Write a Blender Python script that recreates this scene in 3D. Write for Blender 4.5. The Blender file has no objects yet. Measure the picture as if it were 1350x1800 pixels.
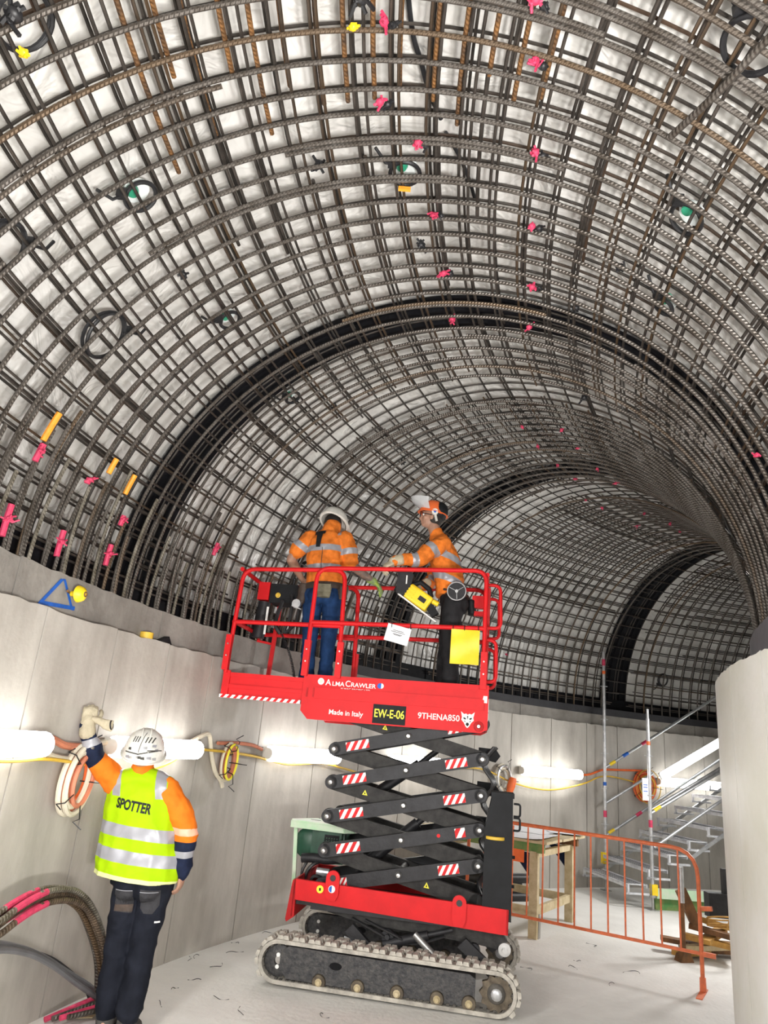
import bpy, bmesh, math, random
from mathutils import Vector, Matrix, noise
from math import sin, cos, pi, radians, degrees, atan, atan2, sqrt
random.seed(7)
SC = bpy.context.scene
COL = SC.collection

# ---------------------------------------------------------------- camera
CAM_H, FPX, PITCH, ROLL = 1.7, 1246.8, radians(18.17), atan(.0910)
cd = bpy.data.cameras.new('camera'); cam = bpy.data.objects.new('camera', cd); COL.objects.link(cam)
cd.sensor_fit = 'VERTICAL'; cd.sensor_height = 36.0; cd.lens = FPX/1800*36.0; cd.clip_start = .05; cd.clip_end = 200
_fw = Vector((0, cos(PITCH), sin(PITCH))); _u = Vector((0, -sin(PITCH), cos(PITCH))); _r = Vector((1, 0, 0))
_rt = _r*cos(ROLL)+_u*sin(ROLL); _up = _u*cos(ROLL)-_r*sin(ROLL)
_m = Matrix((_rt, _up, -_fw)).transposed().to_4x4(); _m.translation = Vector((0, 0, CAM_H))
cam.matrix_world = _m
SC.camera = cam

# ---------------------------------------------------------------- world, light, exposure
SC.view_settings.view_transform = 'Standard'; SC.view_settings.look = 'None'
SC.view_settings.gamma = 1; SC.view_settings.use_curve_mapping = False
SC.view_settings.exposure = 0.38
wd = bpy.data.worlds.new('world'); SC.world = wd; wd.use_nodes = True
wd.node_tree.nodes['Background'].inputs[0].default_value = (.75, .8, .85, 1)
wd.node_tree.nodes['Background'].inputs[1].default_value = .25
TC = Vector((8.25, 2.25, 0))          # centre about which the gallery bends
R_OUT, R_IN = 10.37, 6.46             # wall faces
RC, Z0 = 8.32, 2.60                   # vault axis radius and springing height
def P(th, r, z):                      # point in the bent gallery: degrees, radius, height
    a = radians(th); return Vector((TC.x+r*cos(a), TC.y+r*sin(a), z))
def V(th, ph, rho):                   # point on the vault: degrees along, degrees round, radius
    b = radians(ph); return P(th, RC+rho*cos(b), Z0+rho*sin(b))
def area(name, loc, aim, size, power, color=(1, 1, 1), sy=None):
    ld = bpy.data.lights.new(name, 'AREA'); ld.energy = power; ld.color = color
    ld.shape = 'RECTANGLE'; ld.size = size; ld.size_y = sy or size
    o = bpy.data.objects.new(name, ld); COL.objects.link(o); o.location = loc
    o.rotation_euler = (Vector(aim)-Vector(loc)).to_track_quat('-Z', 'Y').to_euler(); return o
# unseen fill lamps, added to brighten the vault, the pier and the floor
area('fill_light', P(200, 8.0, .9), V(190, 84, 2.2), .4, 150, (1, .96, .92))
area('fill_light', P(200, 7.4, .9), V(187, 96, 2.2), .4, 150, (1, .97, .95))
area('fill_light', P(204, 8.9, 2.6), P(158, 6.8, .1), .6, 30, (1, .98, .96))
area('fill_light', P(183, 9.9, 2.0), P(163, 6.4, .2), .3, 70, (1, .98, .96), 1.2)
area('fill_light', P(117, 7.2, 2.3), P(142, 8.6, .0), .5, 70, (1, .98, .96))

# ---------------------------------------------------------------- materials
MATS = {}
def mat(name, col, rough=.6, metal=0., var=.0, vscale=6., bump=0., bscale=30., col2=None, spec=.5,
        rnd=0., rndcol=None, emit=0., alpha=1., ribs=False, trans=0., zs=1.):
    m = bpy.data.materials.new(name); m.use_nodes = True; MATS[name] = m
    nt = m.node_tree; N = nt.nodes; L = nt.links; b = N['Principled BSDF']
    b.inputs['Base Color'].default_value = (*col, 1); b.inputs['Roughness'].default_value = rough
    b.inputs['Metallic'].default_value = metal; b.inputs['Specular IOR Level'].default_value = spec
    m.diffuse_color = (*col, 1)
    tc = N.new('ShaderNodeTexCoord'); last = None
    if var or col2:
        nz = N.new('ShaderNodeTexNoise'); nz.inputs['Scale'].default_value = vscale; nz.inputs['Detail'].default_value = 6
        nz.inputs['Roughness'].default_value = .62
        if zs != 1:
            mp = N.new('ShaderNodeMapping'); mp.inputs['Scale'].default_value = (1, 1, zs); L.new(tc.outputs['Object'], mp.inputs['Vector']); L.new(mp.outputs[0], nz.inputs['Vector'])
        else: L.new(tc.outputs['Object'], nz.inputs['Vector'])
        cr = N.new('ShaderNodeValToRGB'); e = cr.color_ramp.elements
        e[0].position = .36; e[1].position = .66
        c2 = col2 or tuple(max(0, c*(1-var)) for c in col); c1 = col if col2 else tuple(min(1, c*(1+var*.5)) for c in col)
        e[0].color = (*c2, 1); e[1].color = (*c1, 1)
        L.new(nz.outputs['Fac'], cr.inputs['Fac']); last = cr.outputs['Color']
    if rnd:
        oi = N.new('ShaderNodeObjectInfo'); mx = N.new('ShaderNodeMix'); mx.data_type = 'RGBA'
        mr = N.new('ShaderNodeMapRange'); mr.inputs['From Min'].default_value = 1-rnd; mr.inputs['To Max'].default_value = .85
        L.new(oi.outputs['Random'], mr.inputs['Value']); L.new(mr.outputs['Result'], mx.inputs['Factor'])
        if last: L.new(last, mx.inputs['A'])
        else: mx.inputs['A'].default_value = (*col, 1)
        mx.inputs['B'].default_value = (*rndcol, 1); last = mx.outputs['Result']
    if last: L.new(last, b.inputs['Base Color'])
    if bump:
        nb = N.new('ShaderNodeTexNoise'); nb.inputs['Scale'].default_value = bscale; nb.inputs['Detail'].default_value = 5
        L.new(tc.outputs['Object'], nb.inputs['Vector'])
        bp = N.new('ShaderNodeBump'); bp.inputs['Strength'].default_value = bump; bp.inputs['Distance'].default_value = .02
        L.new(nb.outputs['Fac'], bp.inputs['Height']); L.new(bp.outputs['Normal'], b.inputs['Normal'])
    if ribs:                            # rolled ribs of deformed bar, along the bar's own length
        uv = N.new('ShaderNodeUVMap'); sp = N.new('ShaderNodeSeparateXYZ'); L.new(uv.outputs['UV'], sp.inputs[0])
        mu = N.new('ShaderNodeMath'); mu.operation = 'MULTIPLY'; mu.inputs[1].default_value = 2*pi/.022; L.new(sp.outputs['X'], mu.inputs[0])
        ad = N.new('ShaderNodeMath'); ad.operation = 'MULTIPLY_ADD'; ad.inputs[1].default_value = 4*pi; L.new(sp.outputs['Y'], ad.inputs[0]); L.new(mu.outputs[0], ad.inputs[2])
        sn = N.new('ShaderNodeMath'); sn.operation = 'SINE'; L.new(ad.outputs[0], sn.inputs[0])
        bp = N.new('ShaderNodeBump'); bp.inputs['Strength'].default_value = .75; bp.inputs['Distance'].default_value = .002
        L.new(sn.outputs[0], bp.inputs['Height']); L.new(bp.outputs['Normal'], b.inputs['Normal'])
    if emit:
        b.inputs['Emission Color'].default_value = (*col, 1); b.inputs['Emission Strength'].default_value = emit
    if trans: b.inputs['Transmission Weight'].default_value = trans
    if alpha < 1: b.inputs['Alpha'].default_value = alpha
    return m
M_BAR = mat('ribbed_steel', (.16, .145, .13), .42, .5, vscale=9, col2=(.075, .062, .05), rnd=.12, rndcol=(.15, .095, .05), ribs=True)
M_BAR2 = mat('dark_steel', (.085, .072, .062), .5, .4, vscale=7, col2=(.032, .027, .023), rnd=.25, rndcol=(.10, .06, .03))
M_BAR3 = mat('dark_mesh_steel', (.075, .064, .055), .55, .3, vscale=7, col2=(.03, .026, .022), rnd=.2, rndcol=(.085, .05, .03))  # dark steel tone of the thin outer mats
M_RUST = mat('rusty_steel', (.26, .12, .035), .75, .15, vscale=10, col2=(.07, .04, .022), ribs=True)
M_PINK = mat('pink_paint', (.62, .045, .12), .6, var=.25, vscale=30)
M_ORANGEP = mat('orange_paint', (.95, .36, .03), .55, var=.2, vscale=20)
M_BLACK = mat('black_rubber', (.018, .018, .02), .45, var=.3, vscale=12)
M_BAND = mat('black_waterstop', (.006, .006, .008), .6, spec=.15, var=.4, vscale=5, bump=.3, bscale=14)
M_FLOOR = mat('floor_concrete', (.80, .79, .76), .6, vscale=1.1, col2=(.67, .66, .63), bump=.35, bscale=22)
M_WALL = mat('wall_concrete', (.51, .485, .44), .5, vscale=3.2, zs=.3, col2=(.36, .335, .30), bump=.25, bscale=9)
M_KICK = mat('kicker_concrete', (.34, .32, .29), .7, vscale=2.6, col2=(.22, .205, .185), bump=.45, bscale=14)
M_JOINT = mat('dark_joint_concrete', (.2, .19, .17), .8, var=.2)  # darker concrete of the backing in the panel joints
M_PIER = mat('painted_pier_concrete', (.72, .72, .70), .42, vscale=1.3, col2=(.60, .60, .53), bump=.2, bscale=7)
M_STRIP = mat('dark_foam_strip', (.035, .035, .04), .7, var=.2)
M_GREYB = mat('grey_board', (.12, .12, .135), .7, var=.2)
def membrane():
    m = mat('waterproof_membrane', (.80, .79, .76), .3, vscale=2.2, col2=(.66, .65, .615), spec=.6)
    nt = m.node_tree; N = nt.nodes; L = nt.links; b = N['Principled BSDF']; tc = N['Texture Coordinate']
    n1 = N.new('ShaderNodeTexNoise'); n1.inputs['Scale'].default_value = 3.2; n1.inputs['Detail'].default_value = 3; n1.inputs['Distortion'].default_value = 1.4
    L.new(tc.outputs['Object'], n1.inputs['Vector'])
    bp = N.new('ShaderNodeBump'); bp.inputs['Strength'].default_value = .8; bp.inputs['Distance'].default_value = .06
    L.new(n1.outputs['Fac'], bp.inputs['Height']); L.new(bp.outputs['Normal'], b.inputs['Normal'])
    return m
M_MEMB = membrane()

# ---------------------------------------------------------------- mesh building
class MB:
    def __init__(s): s.v = []; s.f = []; s.uv = []; s.mi = []; s.cur = 0; s.M = None
    def add(s, vs, fs, uvs=None):
        o = len(s.v)
        s.v += [tuple(s.M @ Vector(v)) if s.M else tuple(v) for v in vs]
        for k, f in enumerate(fs):
            s.f.append([i+o for i in f]); s.mi.append(s.cur)
            s.uv.append(uvs[k] if uvs else [(0, 0)]*len(f))
        return s
    def box(s, c, d, rz=0., R=None):
        x, y, z = d[0]/2, d[1]/2, d[2]/2
        vs = [Vector((a*x, b*y, e*z)) for a in (-1, 1) for b in (-1, 1) for e in (-1, 1)]
        if R is None: R = Matrix.Rotation(rz, 3, 'Z')
        vs = [R @ v+Vector(c) for v in vs]
        return s.add(vs, [(0, 1, 3, 2), (4, 6, 7, 5), (0, 4, 5, 1), (2, 3, 7, 6), (0, 2, 6, 4), (1, 5, 7, 3)])
    def bbox(s, lo, hi): return s.box([(a+b)/2 for a, b in zip(lo, hi)], [b-a for a, b in zip(lo, hi)])
    def bar(s, a, b, w, h, up=(0, 0, 1)):
        a = Vector(a); b = Vector(b); d = (b-a); L = d.length; d.normalize(); u = Vector(up)
        y = u.cross(d)
        if y.length < 1e-4: y = Vector((0, 1, 0)).cross(d)
        y.normalize(); z = d.cross(y)
        return s.box((a+b)/2, (L, w, h), R=Matrix((d, y, z)).transposed())
    def tube(s, pts, r, n=8, closed=False, cap=True, ru=None, up=None):
        pts = [Vector(p) for p in pts]; K = len(pts); vs = []; T = []
        for i in range(K):
            if closed: t = pts[(i+1) % K]-pts[i-1]
            else: t = pts[min(i+1, K-1)]-pts[max(i-1, 0)]
            T.append(t.normalized())
        n0 = Vector(up) if up else (Vector((0, 0, 1)) if abs(T[0].z) < .9 else Vector((1, 0, 0)))
        n0 = (n0-T[0]*n0.dot(T[0])).normalized(); ln = [0.]
        for i in range(K):
            if i: 
                if up: n0 = Vector(up)
                n0 = (n0-T[i]*n0.dot(T[i])); n0.normalize(); ln.append(ln[-1]+(pts[i]-pts[i-1]).length)
            bi = T[i].cross(n0); rr = r[i] if isinstance(r, (list, tuple)) else r
            rv = (ru[i] if isinstance(ru, (list, tuple)) else ru) if ru else rr
            for j in range(n):
                a = 2*pi*j/n; vs.append(pts[i]+n0*cos(a)*rv+bi*sin(a)*rr)
        fs = []; uvs = []
        for i in range(K if closed else K-1):
            i2 = (i+1) % K; l1 = ln[i]; l2 = ln[i2] if i2 else ln[-1]+(pts[0]-pts[-1]).length
            for j in range(n):
                j2 = (j+1) % n; fs.append((i*n+j, i2*n+j, i2*n+j2, i*n+j2))
                uvs.append([(l1, j/n), (l2, j/n), (l2, (j+1)/n), (l1, (j+1)/n)])
        if cap and not closed:
            fs.append(tuple(range(n))); uvs.append([(0, 0)]*n)
            fs.append(tuple((K-1)*n+j for j in reversed(range(n)))); uvs.append([(0, 0)]*n)
        return s.add(vs, fs, uvs)
    def cyl(s, a, b, r, n=12, r2=None): return s.tube([a, b], [r, r if r2 is None else r2], n)
    def ring(s, c, ax, R_, r, n=24, m=6):
        ax = Vector(ax).normalized(); u = ax.orthogonal().normalized(); w = ax.cross(u)
        return s.tube([Vector(c)+(u*cos(2*pi*k/n)+w*sin(2*pi*k/n))*R_ for k in range(n)], r, m, closed=True)
    def disc(s, c, ax, R_, t, n=20):
        ax = Vector(ax).normalized()*t/2; return s.cyl(Vector(c)-ax, Vector(c)+ax, R_, n)
    def sphere(s, c, r, nu=12, nv=8, R=None):
        c = Vector(c); r = Vector((r, r, r)) if not hasattr(r, '__len__') else Vector(r); vs = []; fs = []
        for i in range(nv+1):
            a = pi*i/nv
            for j in range(nu):
                b = 2*pi*j/nu; q = Vector((sin(a)*cos(b)*r.x, sin(a)*sin(b)*r.y, cos(a)*r.z)); vs.append((R @ q if R else q)+c)
        for i in range(nv):
            for j in range(nu):
                j2 = (j+1) % nu
                if i == 0: fs.append((j, nu+j, nu+j2))
                elif i == nv-1: fs.append((i*nu+j, (i+1)*nu+j, i*nu+j2))
                else: fs.append((i*nu+j, (i+1)*nu+j, (i+1)*nu+j2, i*nu+j2))
        return s.add(vs, fs)
    def prism(s, poly, o, ux, uy, t):       # polygon in the plane (ux, uy) at o, thickened by vector t
        o = Vector(o); ux = Vector(ux); uy = Vector(uy); t = Vector(t); n = len(poly)
        a = [o+ux*x+uy*y for x, y in poly]; b = [p+t for p in a]
        fs = [tuple(reversed(range(n))), tuple(range(n, 2*n))]+[(i, (i+1) % n, n+(i+1) % n, n+i) for i in range(n)]
        return s.add(a+b, fs)
    def lathe(s, prof, c, ax=(0, 0, 1), n=20, close=False):
        ax = Vector(ax).normalized(); u = ax.orthogonal().normalized(); w = ax.cross(u); c = Vector(c); vs = []
        for r, h in prof:
            for k in range(n):
                a = 2*pi*k/n; vs.append(c+ax*h+(u*cos(a)+w*sin(a))*r)
        K = len(prof); fs = []
        for i in range(K if close else K-1):
            for k in range(n):
                i2 = (i+1) % K; fs.append((i*n+k, i*n+(k+1) % n, i2*n+(k+1) % n, i2*n+k))
        return s.add(vs, fs)
    def arc(s, t0, t1, r0, r1, z0, z1, n=None, jag=0.):     # curved block of the gallery wall
        n = n or max(2, int(abs(t1-t0)/1.2)+1); vs = []; fs = []
        for i in range(n+1):
            th = t0+(t1-t0)*i/n; j = (random.random()-.5)*jag
            for r in (r0, r1):
                for z in (z0, z1): vs.append(P(th, r, z+(j if z == z1 else 0)))
        for i in range(n):
            a = i*4; b = a+4
            fs += [(a, a+1, b+1, b), (a+2, b+2, b+3, a+3), (a+1, a+3, b+3, b+1), (a, b, b+2, a+2)]
        fs += [(0, 2, 3, 1), (n*4, n*4+1, n*4+3, n*4+2)]
        return s.add(vs, fs)
    def mesh(s, name, mats, smooth=False):
        me = bpy.data.meshes.new(name); me.from_pydata(s.v, [], s.f)
        if not hasattr(mats, '__len__'): mats = [mats]
        for m in mats: me.materials.append(m)
        me.polygons.foreach_set('material_index', s.mi)
        ul = me.uv_layers.new(name='UVMap'); flat = [c for f in s.uv for p in f for c in p]; ul.data.foreach_set('uv', flat)
        bm = bmesh.new(); bm.from_mesh(me); bmesh.ops.recalc_face_normals(bm, faces=bm.faces); bm.to_mesh(me); bm.free()
        if smooth:
            me.polygons.foreach_set('use_smooth', [True]*len(me.polygons))
            try: me.set_sharp_from_angle(angle=radians(40))
            except Exception: pass
        me.update(); return me
def link(name, me, parent=None):
    o = bpy.data.objects.new(name, me); COL.objects.link(o)
    if parent is not None: o.parent = parent
    return o
def obj(name, mb, m, parent=None, smooth=True, label=None):
    o = link(name, mb.mesh(name, m, smooth), parent)
    if label: o['label'] = label
    return o
def tag(o, label, cat, group=None, kind=None):
    o['label'] = label; o['category'] = cat
    if group: o['group'] = group
    if kind: o['kind'] = kind
    return o
def thing(name, label, cat, loc=(0, 0, 0), rz=0., group=None):
    o = bpy.data.objects.new(name, None); COL.objects.link(o); o.empty_display_size = .1
    o.location = loc; o.rotation_euler = (0, 0, rz); return tag(o, label, cat, group)
def struct(o, kind='structure'):
    o['kind'] = kind; return o
def copy_tree(o, parent=None):
    c = o.copy(); COL.objects.link(c); c.parent = parent
    for ch in o.children: copy_tree(ch, c)
    return c

# ---------------------------------------------------------------- the setting
TH0, TH1 = 226, 78
b = MB(); vs = []; nr = 10; nt_ = 60
for i in range(nt_+1):
    for j in range(nr+1): vs.append(P(TH0+(TH1-TH0)*i/nt_, 6.2+(10.7-6.2)*j/nr, 0))
b.add(vs, [(i*(nr+1)+j, (i+1)*(nr+1)+j, (i+1)*(nr+1)+j+1, i*(nr+1)+j+1) for i in range(nt_) for j in range(nr)])
floor = struct(obj('floor', b, M_FLOOR))
def wall(name, th_list, rf, rb, face, ztop, m, jag):
    k = 1 if rb > rf else -1
    w = struct(obj(name, MB().arc(TH0, TH1, rf+k*.02, rb, 0, ztop-.05, 60), M_JOINT))
    for a, c_ in zip(th_list[:-1], th_list[1:]):
        g = .035
        obj('wall_panel', MB().arc(a-g, c_+g, rf, rf+k*.19, 0, ztop, max(4, int((a-c_)/.5)), jag), m, w, smooth=False)
    return w
J = [226, 221.5, 217, 212.5, 208, 203.5, 199, 194.5, 190, 185.5, 181, 177, 173, 169, 164.8, 161.1, 157.7, 152.8, 147.5, 143, 138.5, 134.5, 130.5, 126.3, 121.7, 117.6, 114.1, 108.8, 104.5, 100, 96, 91.5, 87, 82.5, 78]
wl = wall('wall_left', J, R_OUT, 10.9, 0, 2.30, M_WALL, .018)
wr = wall('wall_right', [226-5.7*i for i in range(27)][:26]+[78], R_IN, 5.9, 0, 2.30, M_PIER, .012)
def kicker(name, joints, rf, rb, z1, m):
    k = 1 if rb > rf else -1
    w = struct(obj(name, MB().arc(TH0, TH1, rf+k*.015, rb, 2.2, z1-.02, 60), M_JOINT))
    for a, c_ in zip(joints[:-1], joints[1:]):
        obj('kerb_block', MB().arc(a-.03, c_+.03, rf, rf+k*.18, 2.2, z1, max(4, int((a-c_)/.5)), .012), m, w, smooth=False)
    return w
kicker('trim_1', [226, 215, 204, 193, 182, 170.3, 161.4, 149.2, 137, 124.9, 115.1, 105, 95, 86, 78], 10.45, 10.95, 2.55, M_KICK)
kicker('trim_2', [226, 205, 190, 176, 163, 150, 135, 120, 105, 90, 78], 6.22, 5.85, 2.62, M_GREYB)
struct(obj('trim_3', MB().arc(143.5, 78, 10.435, 10.47, 2.465, 2.57, 40), M_STRIP))
# waterproof sheet behind the steel, one continuous vault
b = MB(); vs = []; NT, NP = 240, 60
for i in range(NT+1):
    th = TH0+(TH1-TH0)*i/NT
    for j in range(NP+1):
        ph = -8+196*j/NP
        n = noise.noise(Vector((th*.35, ph*.05, 0)))*.03+noise.noise(Vector((th*1.2, ph*.12, 3)))*.018
        vs.append(V(th, ph, 2.37+n))
b.add(vs, [(i*(NP+1)+j, (i+1)*(NP+1)+j, (i+1)*(NP+1)+j+1, i*(NP+1)+j+1) for i in range(NT) for j in range(NP)])
struct(obj('ceiling', b, M_MEMB))
struct(obj('trim_4', MB().arc(TH0, TH1, 10.56, 10.6, 2.45, 2.74, 70), M_BAND))
# unseen end walls, added to close the gallery and keep light in
for nm, th in (('wall_front', TH1), ('wall_back', TH0)):
    b = MB(); vs = [P(th, 5.9, -.1), P(th, 10.8, -.1)]+[V(th, p, 2.5) for p in range(0, 181, 12)]
    b.add(vs[:2]+vs[2:], [tuple([0, 1]+list(range(2, len(vs))))]); struct(obj(nm, b, M_MEMB, smooth=False))

# black water bars across the sheet
for k, (th, w) in enumerate([(187.6, 1.25), (162.6, 1.3), (139.0, 1.2), (113.3, 1.4), (89, 1.3)]):
    b = MB(); N_ = 56; vs = []
    for i in range(N_+1):
        for a, rho in ((-w, 2.335), (w, 2.335), (w, 2.31), (.55*w, 2.30), (.5*w, 2.27), (.4*w, 2.27), (.35*w, 2.30), (-.35*w, 2.30), (-.4*w, 2.27), (-.5*w, 2.27), (-.55*w, 2.30), (-w, 2.31)):
            vs.append(V(th+a, -2+184*i/N_, rho))
    b.add(vs, [(i*12+j, (i+1)*12+j, (i+1)*12+(j+1) % 12, i*12+(j+1) % 12) for i in range(N_) for j in range(12)])
    tag(obj('water_bar', b, M_BAND), ['black ribbed water bar arching overhead behind the steel, at the very edge of the view',
        'nearest black ribbed water bar arching over the vault, left foot above the blue triangle',
        'second black ribbed water bar, arching just above the right-hand worker on the lift',
        'third black ribbed water bar, foot beside the tall scaffold standard',
        'farthest black water bar, beyond the stair'][k], 'water bar', 'black water bars across the vault')

# ---------------------------------------------------------------- reinforcement
def hoop(rho, r, p0, p1, n, sides, step=0):
    return MB().tube([V(0, p0+(p1-p0)*i/n, rho) for i in range(n+1)], r, sides, up=(0, 1, 0))
def place_th(o, th):       # rotate about the gallery's centre
    o.matrix_local = Matrix.Translation(TC) @ Matrix.Rotation(radians(th), 4, 'Z') @ Matrix.Translation(-TC)
def longbar(rho, ph, a0, a1, r, sides):
    n = max(2, int(abs(a1-a0)/1.6)); return MB().tube([V(a0+(a1-a0)*i/n, ph, rho) for i in range(n+1)], r, sides, up=(0, 0, 1) if abs(cos(radians(ph))) > .5 else (1, 1, 0))
H_IN = hoop(2.15, .0120, -3.2, 183.2, 52, 8).mesh('hoop_bar', M_BAR, True)
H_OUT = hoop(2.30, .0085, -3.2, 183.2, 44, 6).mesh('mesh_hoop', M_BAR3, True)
LAPS = [hoop(2.15, .0120, a, a+c_, 16, 8).mesh('lap_bar', M_BAR, True) for a, c_ in ((-3, 34), (-3, 22), (20, 46), (48, 50), (72, 40), (95, 50), (130, 53), (-3, 27))]
LAPR = hoop(2.15, .0165, 50, 95, 18, 8).mesh('lap_bar', M_RUST, True)
cages = [(200.0, 157.6), (154.6, 138.6), (135.2, 115.2), (111.8, 88.0)]
CL = ['nearest inner cage of ribbed hoops, from the top edge to the first black bar',
      'second inner cage of steel hoops, arching behind and over the two workers on the lift',
      'third inner cage of steel hoops, between the lift rails and the tall scaffold standard',
      'farthest inner cage of steel hoops, over the stair']
rr = random.Random(3)
for k, (a, c_) in enumerate(cages):
    cg = thing('rebar_cage', CL[k], 'rebar cage', group='inner cages of hoops under the vault')
    n = int(round((a-c_)/1.03)); step = (a-c_-.4)/n
    for i in range(n+1):
        th = a-.2-step*i+rr.uniform(-.07, .07); place_th(link('hoop_bar', H_IN, cg), th)
        if k < 2:
            for q in range(1):
                if rr.random() < .5:
                    place_th(link('lap_bar', LAPS[rr.randrange(8)], cg), th+rr.choice((-.22, .22)))
    pairs = [1.5+4.77*j for j in range(38)]
    for j, ph in enumerate(pairs):
        for s in (0, 1):
            if k == 0: r_, sd = .0085, 6
            else: r_, sd = .008, 5
            if s == 0: gap = rr.uniform(.62, 1.6)
            lo = a+rr.uniform(-.6, .6); hi = c_+rr.uniform(-1.2, .8)
            b = longbar(2.178, ph+s*gap, lo, hi, r_, sd)
            obj('longitudinal_bar', b, M_BAR2, cg)
    if k == 0:
        for j in range(15):       # rusty lapped bars at the crown, ending over the lift's near side
            ph = 57+3.55*j+rr.uniform(-.5, .5)
            obj('lap_bar', longbar(2.204, ph, 201, 176.2+rr.uniform(-1.2, 2.5), .0125, 6), M_RUST, cg, label='rusty orange bar')
        for j in range(9):
            ph = 52+8*j+rr.uniform(-2, 2); e = 168+rr.uniform(-3, 4)
            obj('lap_bar', longbar(2.207, ph, e+rr.uniform(4, 9), e, .0115, 6), M_BAR2, cg)
# outer mat of thinner bars, one mat per pour
OL = ['thin steel mat against the sheet, overhead at the top of the view', 'thin steel mat against the sheet before the nearest black bar',
      'thin steel mat against the sheet between the first and second black bars', 'thin steel mat against the sheet between the second and third black bars',
      'thin steel mat against the sheet beyond the third black bar']
for k in range(5):
    c_, a = [(187.6, 203), (162.6, 187.3), (139.0, 162.3), (113.3, 138.7), (89, 113)][k]
    mt = thing('rebar_mat', OL[k], 'rebar mat', group='outer steel mats against the sheet')
    n = int(round((a-c_)/1.06))
    for i in range(n+1): place_th(link('mesh_hoop', H_OUT, mt), a-(a-c_)*i/n+rr.uniform(-.06, .06))
    for j in range(38):
        ph = 1.6+4.77*j+rr.uniform(-.3, .3)
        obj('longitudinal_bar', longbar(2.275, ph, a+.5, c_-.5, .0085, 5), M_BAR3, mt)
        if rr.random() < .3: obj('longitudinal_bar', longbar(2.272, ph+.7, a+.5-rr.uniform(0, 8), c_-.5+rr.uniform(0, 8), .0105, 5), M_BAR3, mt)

# ---------------------------------------------------------------- more materials
M_RED = mat('red_enamel', (.66, .012, .016), .5, spec=.25,  var=.12, vscale=5)
M_BARP = mat('pale_starter_steel', (.24, .22, .18), .55, .35, vscale=9, col2=(.10, .085, .06), ribs=True)
M_REDD = mat('red_grimy_enamel', (.45, .012, .014), .55, spec=.25,  var=.3, vscale=9)
M_WHITE = mat('white_paint', (.85, .85, .83), .5)
M_WPVC = mat('white_plastic', (.74, .72, .66), .45, var=.1)
M_BLK = mat('black_paint', (.014, .015, .017), .6, spec=.2, var=.3, vscale=8)
M_ARM = mat('charcoal_steel', (.032, .032, .036), .5, .2, vscale=10, spec=.35, col2=(.018, .018, .02), bump=.1, bscale=40)
M_ARMD = mat('grimy_charcoal_steel', (.045, .043, .041), .6, .1, vscale=12, spec=.3, col2=(.018, .017, .017), bump=.2, bscale=40)
M_ZINC = mat('zinc_steel', (.55, .55, .54), .35, .8, vscale=10, col2=(.4, .4, .4))
M_GALV = mat('galvanised_steel', (.62, .63, .64), .38, .6, vscale=16, col2=(.42, .43, .45))
M_ALU = mat('pale_aluminium', (.82, .83, .86), .4, .35, vscale=8, col2=(.55, .56, .6))
M_YEL = mat('yellow_plastic', (.93, .66, .02), .42, var=.1)
M_YELG = mat('yellow_sticker', (.95, .85, .05), .5)
M_ORG = mat('orange_plastic', (.90, .17, .04), .45, var=.15)
M_ORGW = mat('orange_enamel', (.85, .20, .07), .45, vscale=20, col2=(.62, .15, .06))
M_TRK = mat('dusty_track_rubber', (.55, .52, .46), .85, vscale=11, col2=(.30, .28, .25), bump=.3, bscale=50)
M_TRKI = mat('dark_track_rubber', (.13, .12, .105), .85, vscale=16, col2=(.06, .055, .05))
M_DIRT = mat('mud_spattered_steel', (.085, .082, .08), .55, .2, vscale=34, col2=(.03, .031, .036), bump=.3, bscale=60)
M_GRN = mat('dark_green_engine', (.02, .085, .05), .4, var=.3)
M_PGRN = mat('pale_green_steel', (.42, .68, .42), .45, vscale=8, col2=(.6, .68, .55))
M_WOOD = mat('pale_timber', (.62, .52, .34), .75, vscale=9, col2=(.45, .36, .2), bump=.15, bscale=60)
M_WOODG = mat('green_painted_timber', (.07, .22, .06), .7, vscale=9, col2=(.2, .25, .08))
M_WOODB = mat('brown_timber', (.22, .10, .035), .75, vscale=9, col2=(.1, .05, .02))
M_WOODO = mat('ochre_timber', (.60, .33, .07), .7, vscale=9, col2=(.35, .18, .04))
M_PAPER = mat('white_paper', (.82, .83, .86), .7)
M_BLUE = mat('blue_paint', (.01, .12, .55), .6, var=.2, vscale=30)
M_CREAM = mat('cream_conduit', (.72, .66, .53), .5, var=.15)
M_TERRA = mat('terracotta_conduit', (.62, .22, .13), .5, var=.2)
M_YCAB = mat('yellow_cable', (.80, .52, .06), .5, var=.15)
M_LAMP = mat('lamp_diffuser', (1, .99, .96), .4, emit=10.5)
M_GLASSG = mat('green_grout_cap', (.03, .30, .17), .3)
M_CLEAR = mat('milky_film', (.8, .86, .85), .25)

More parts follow.
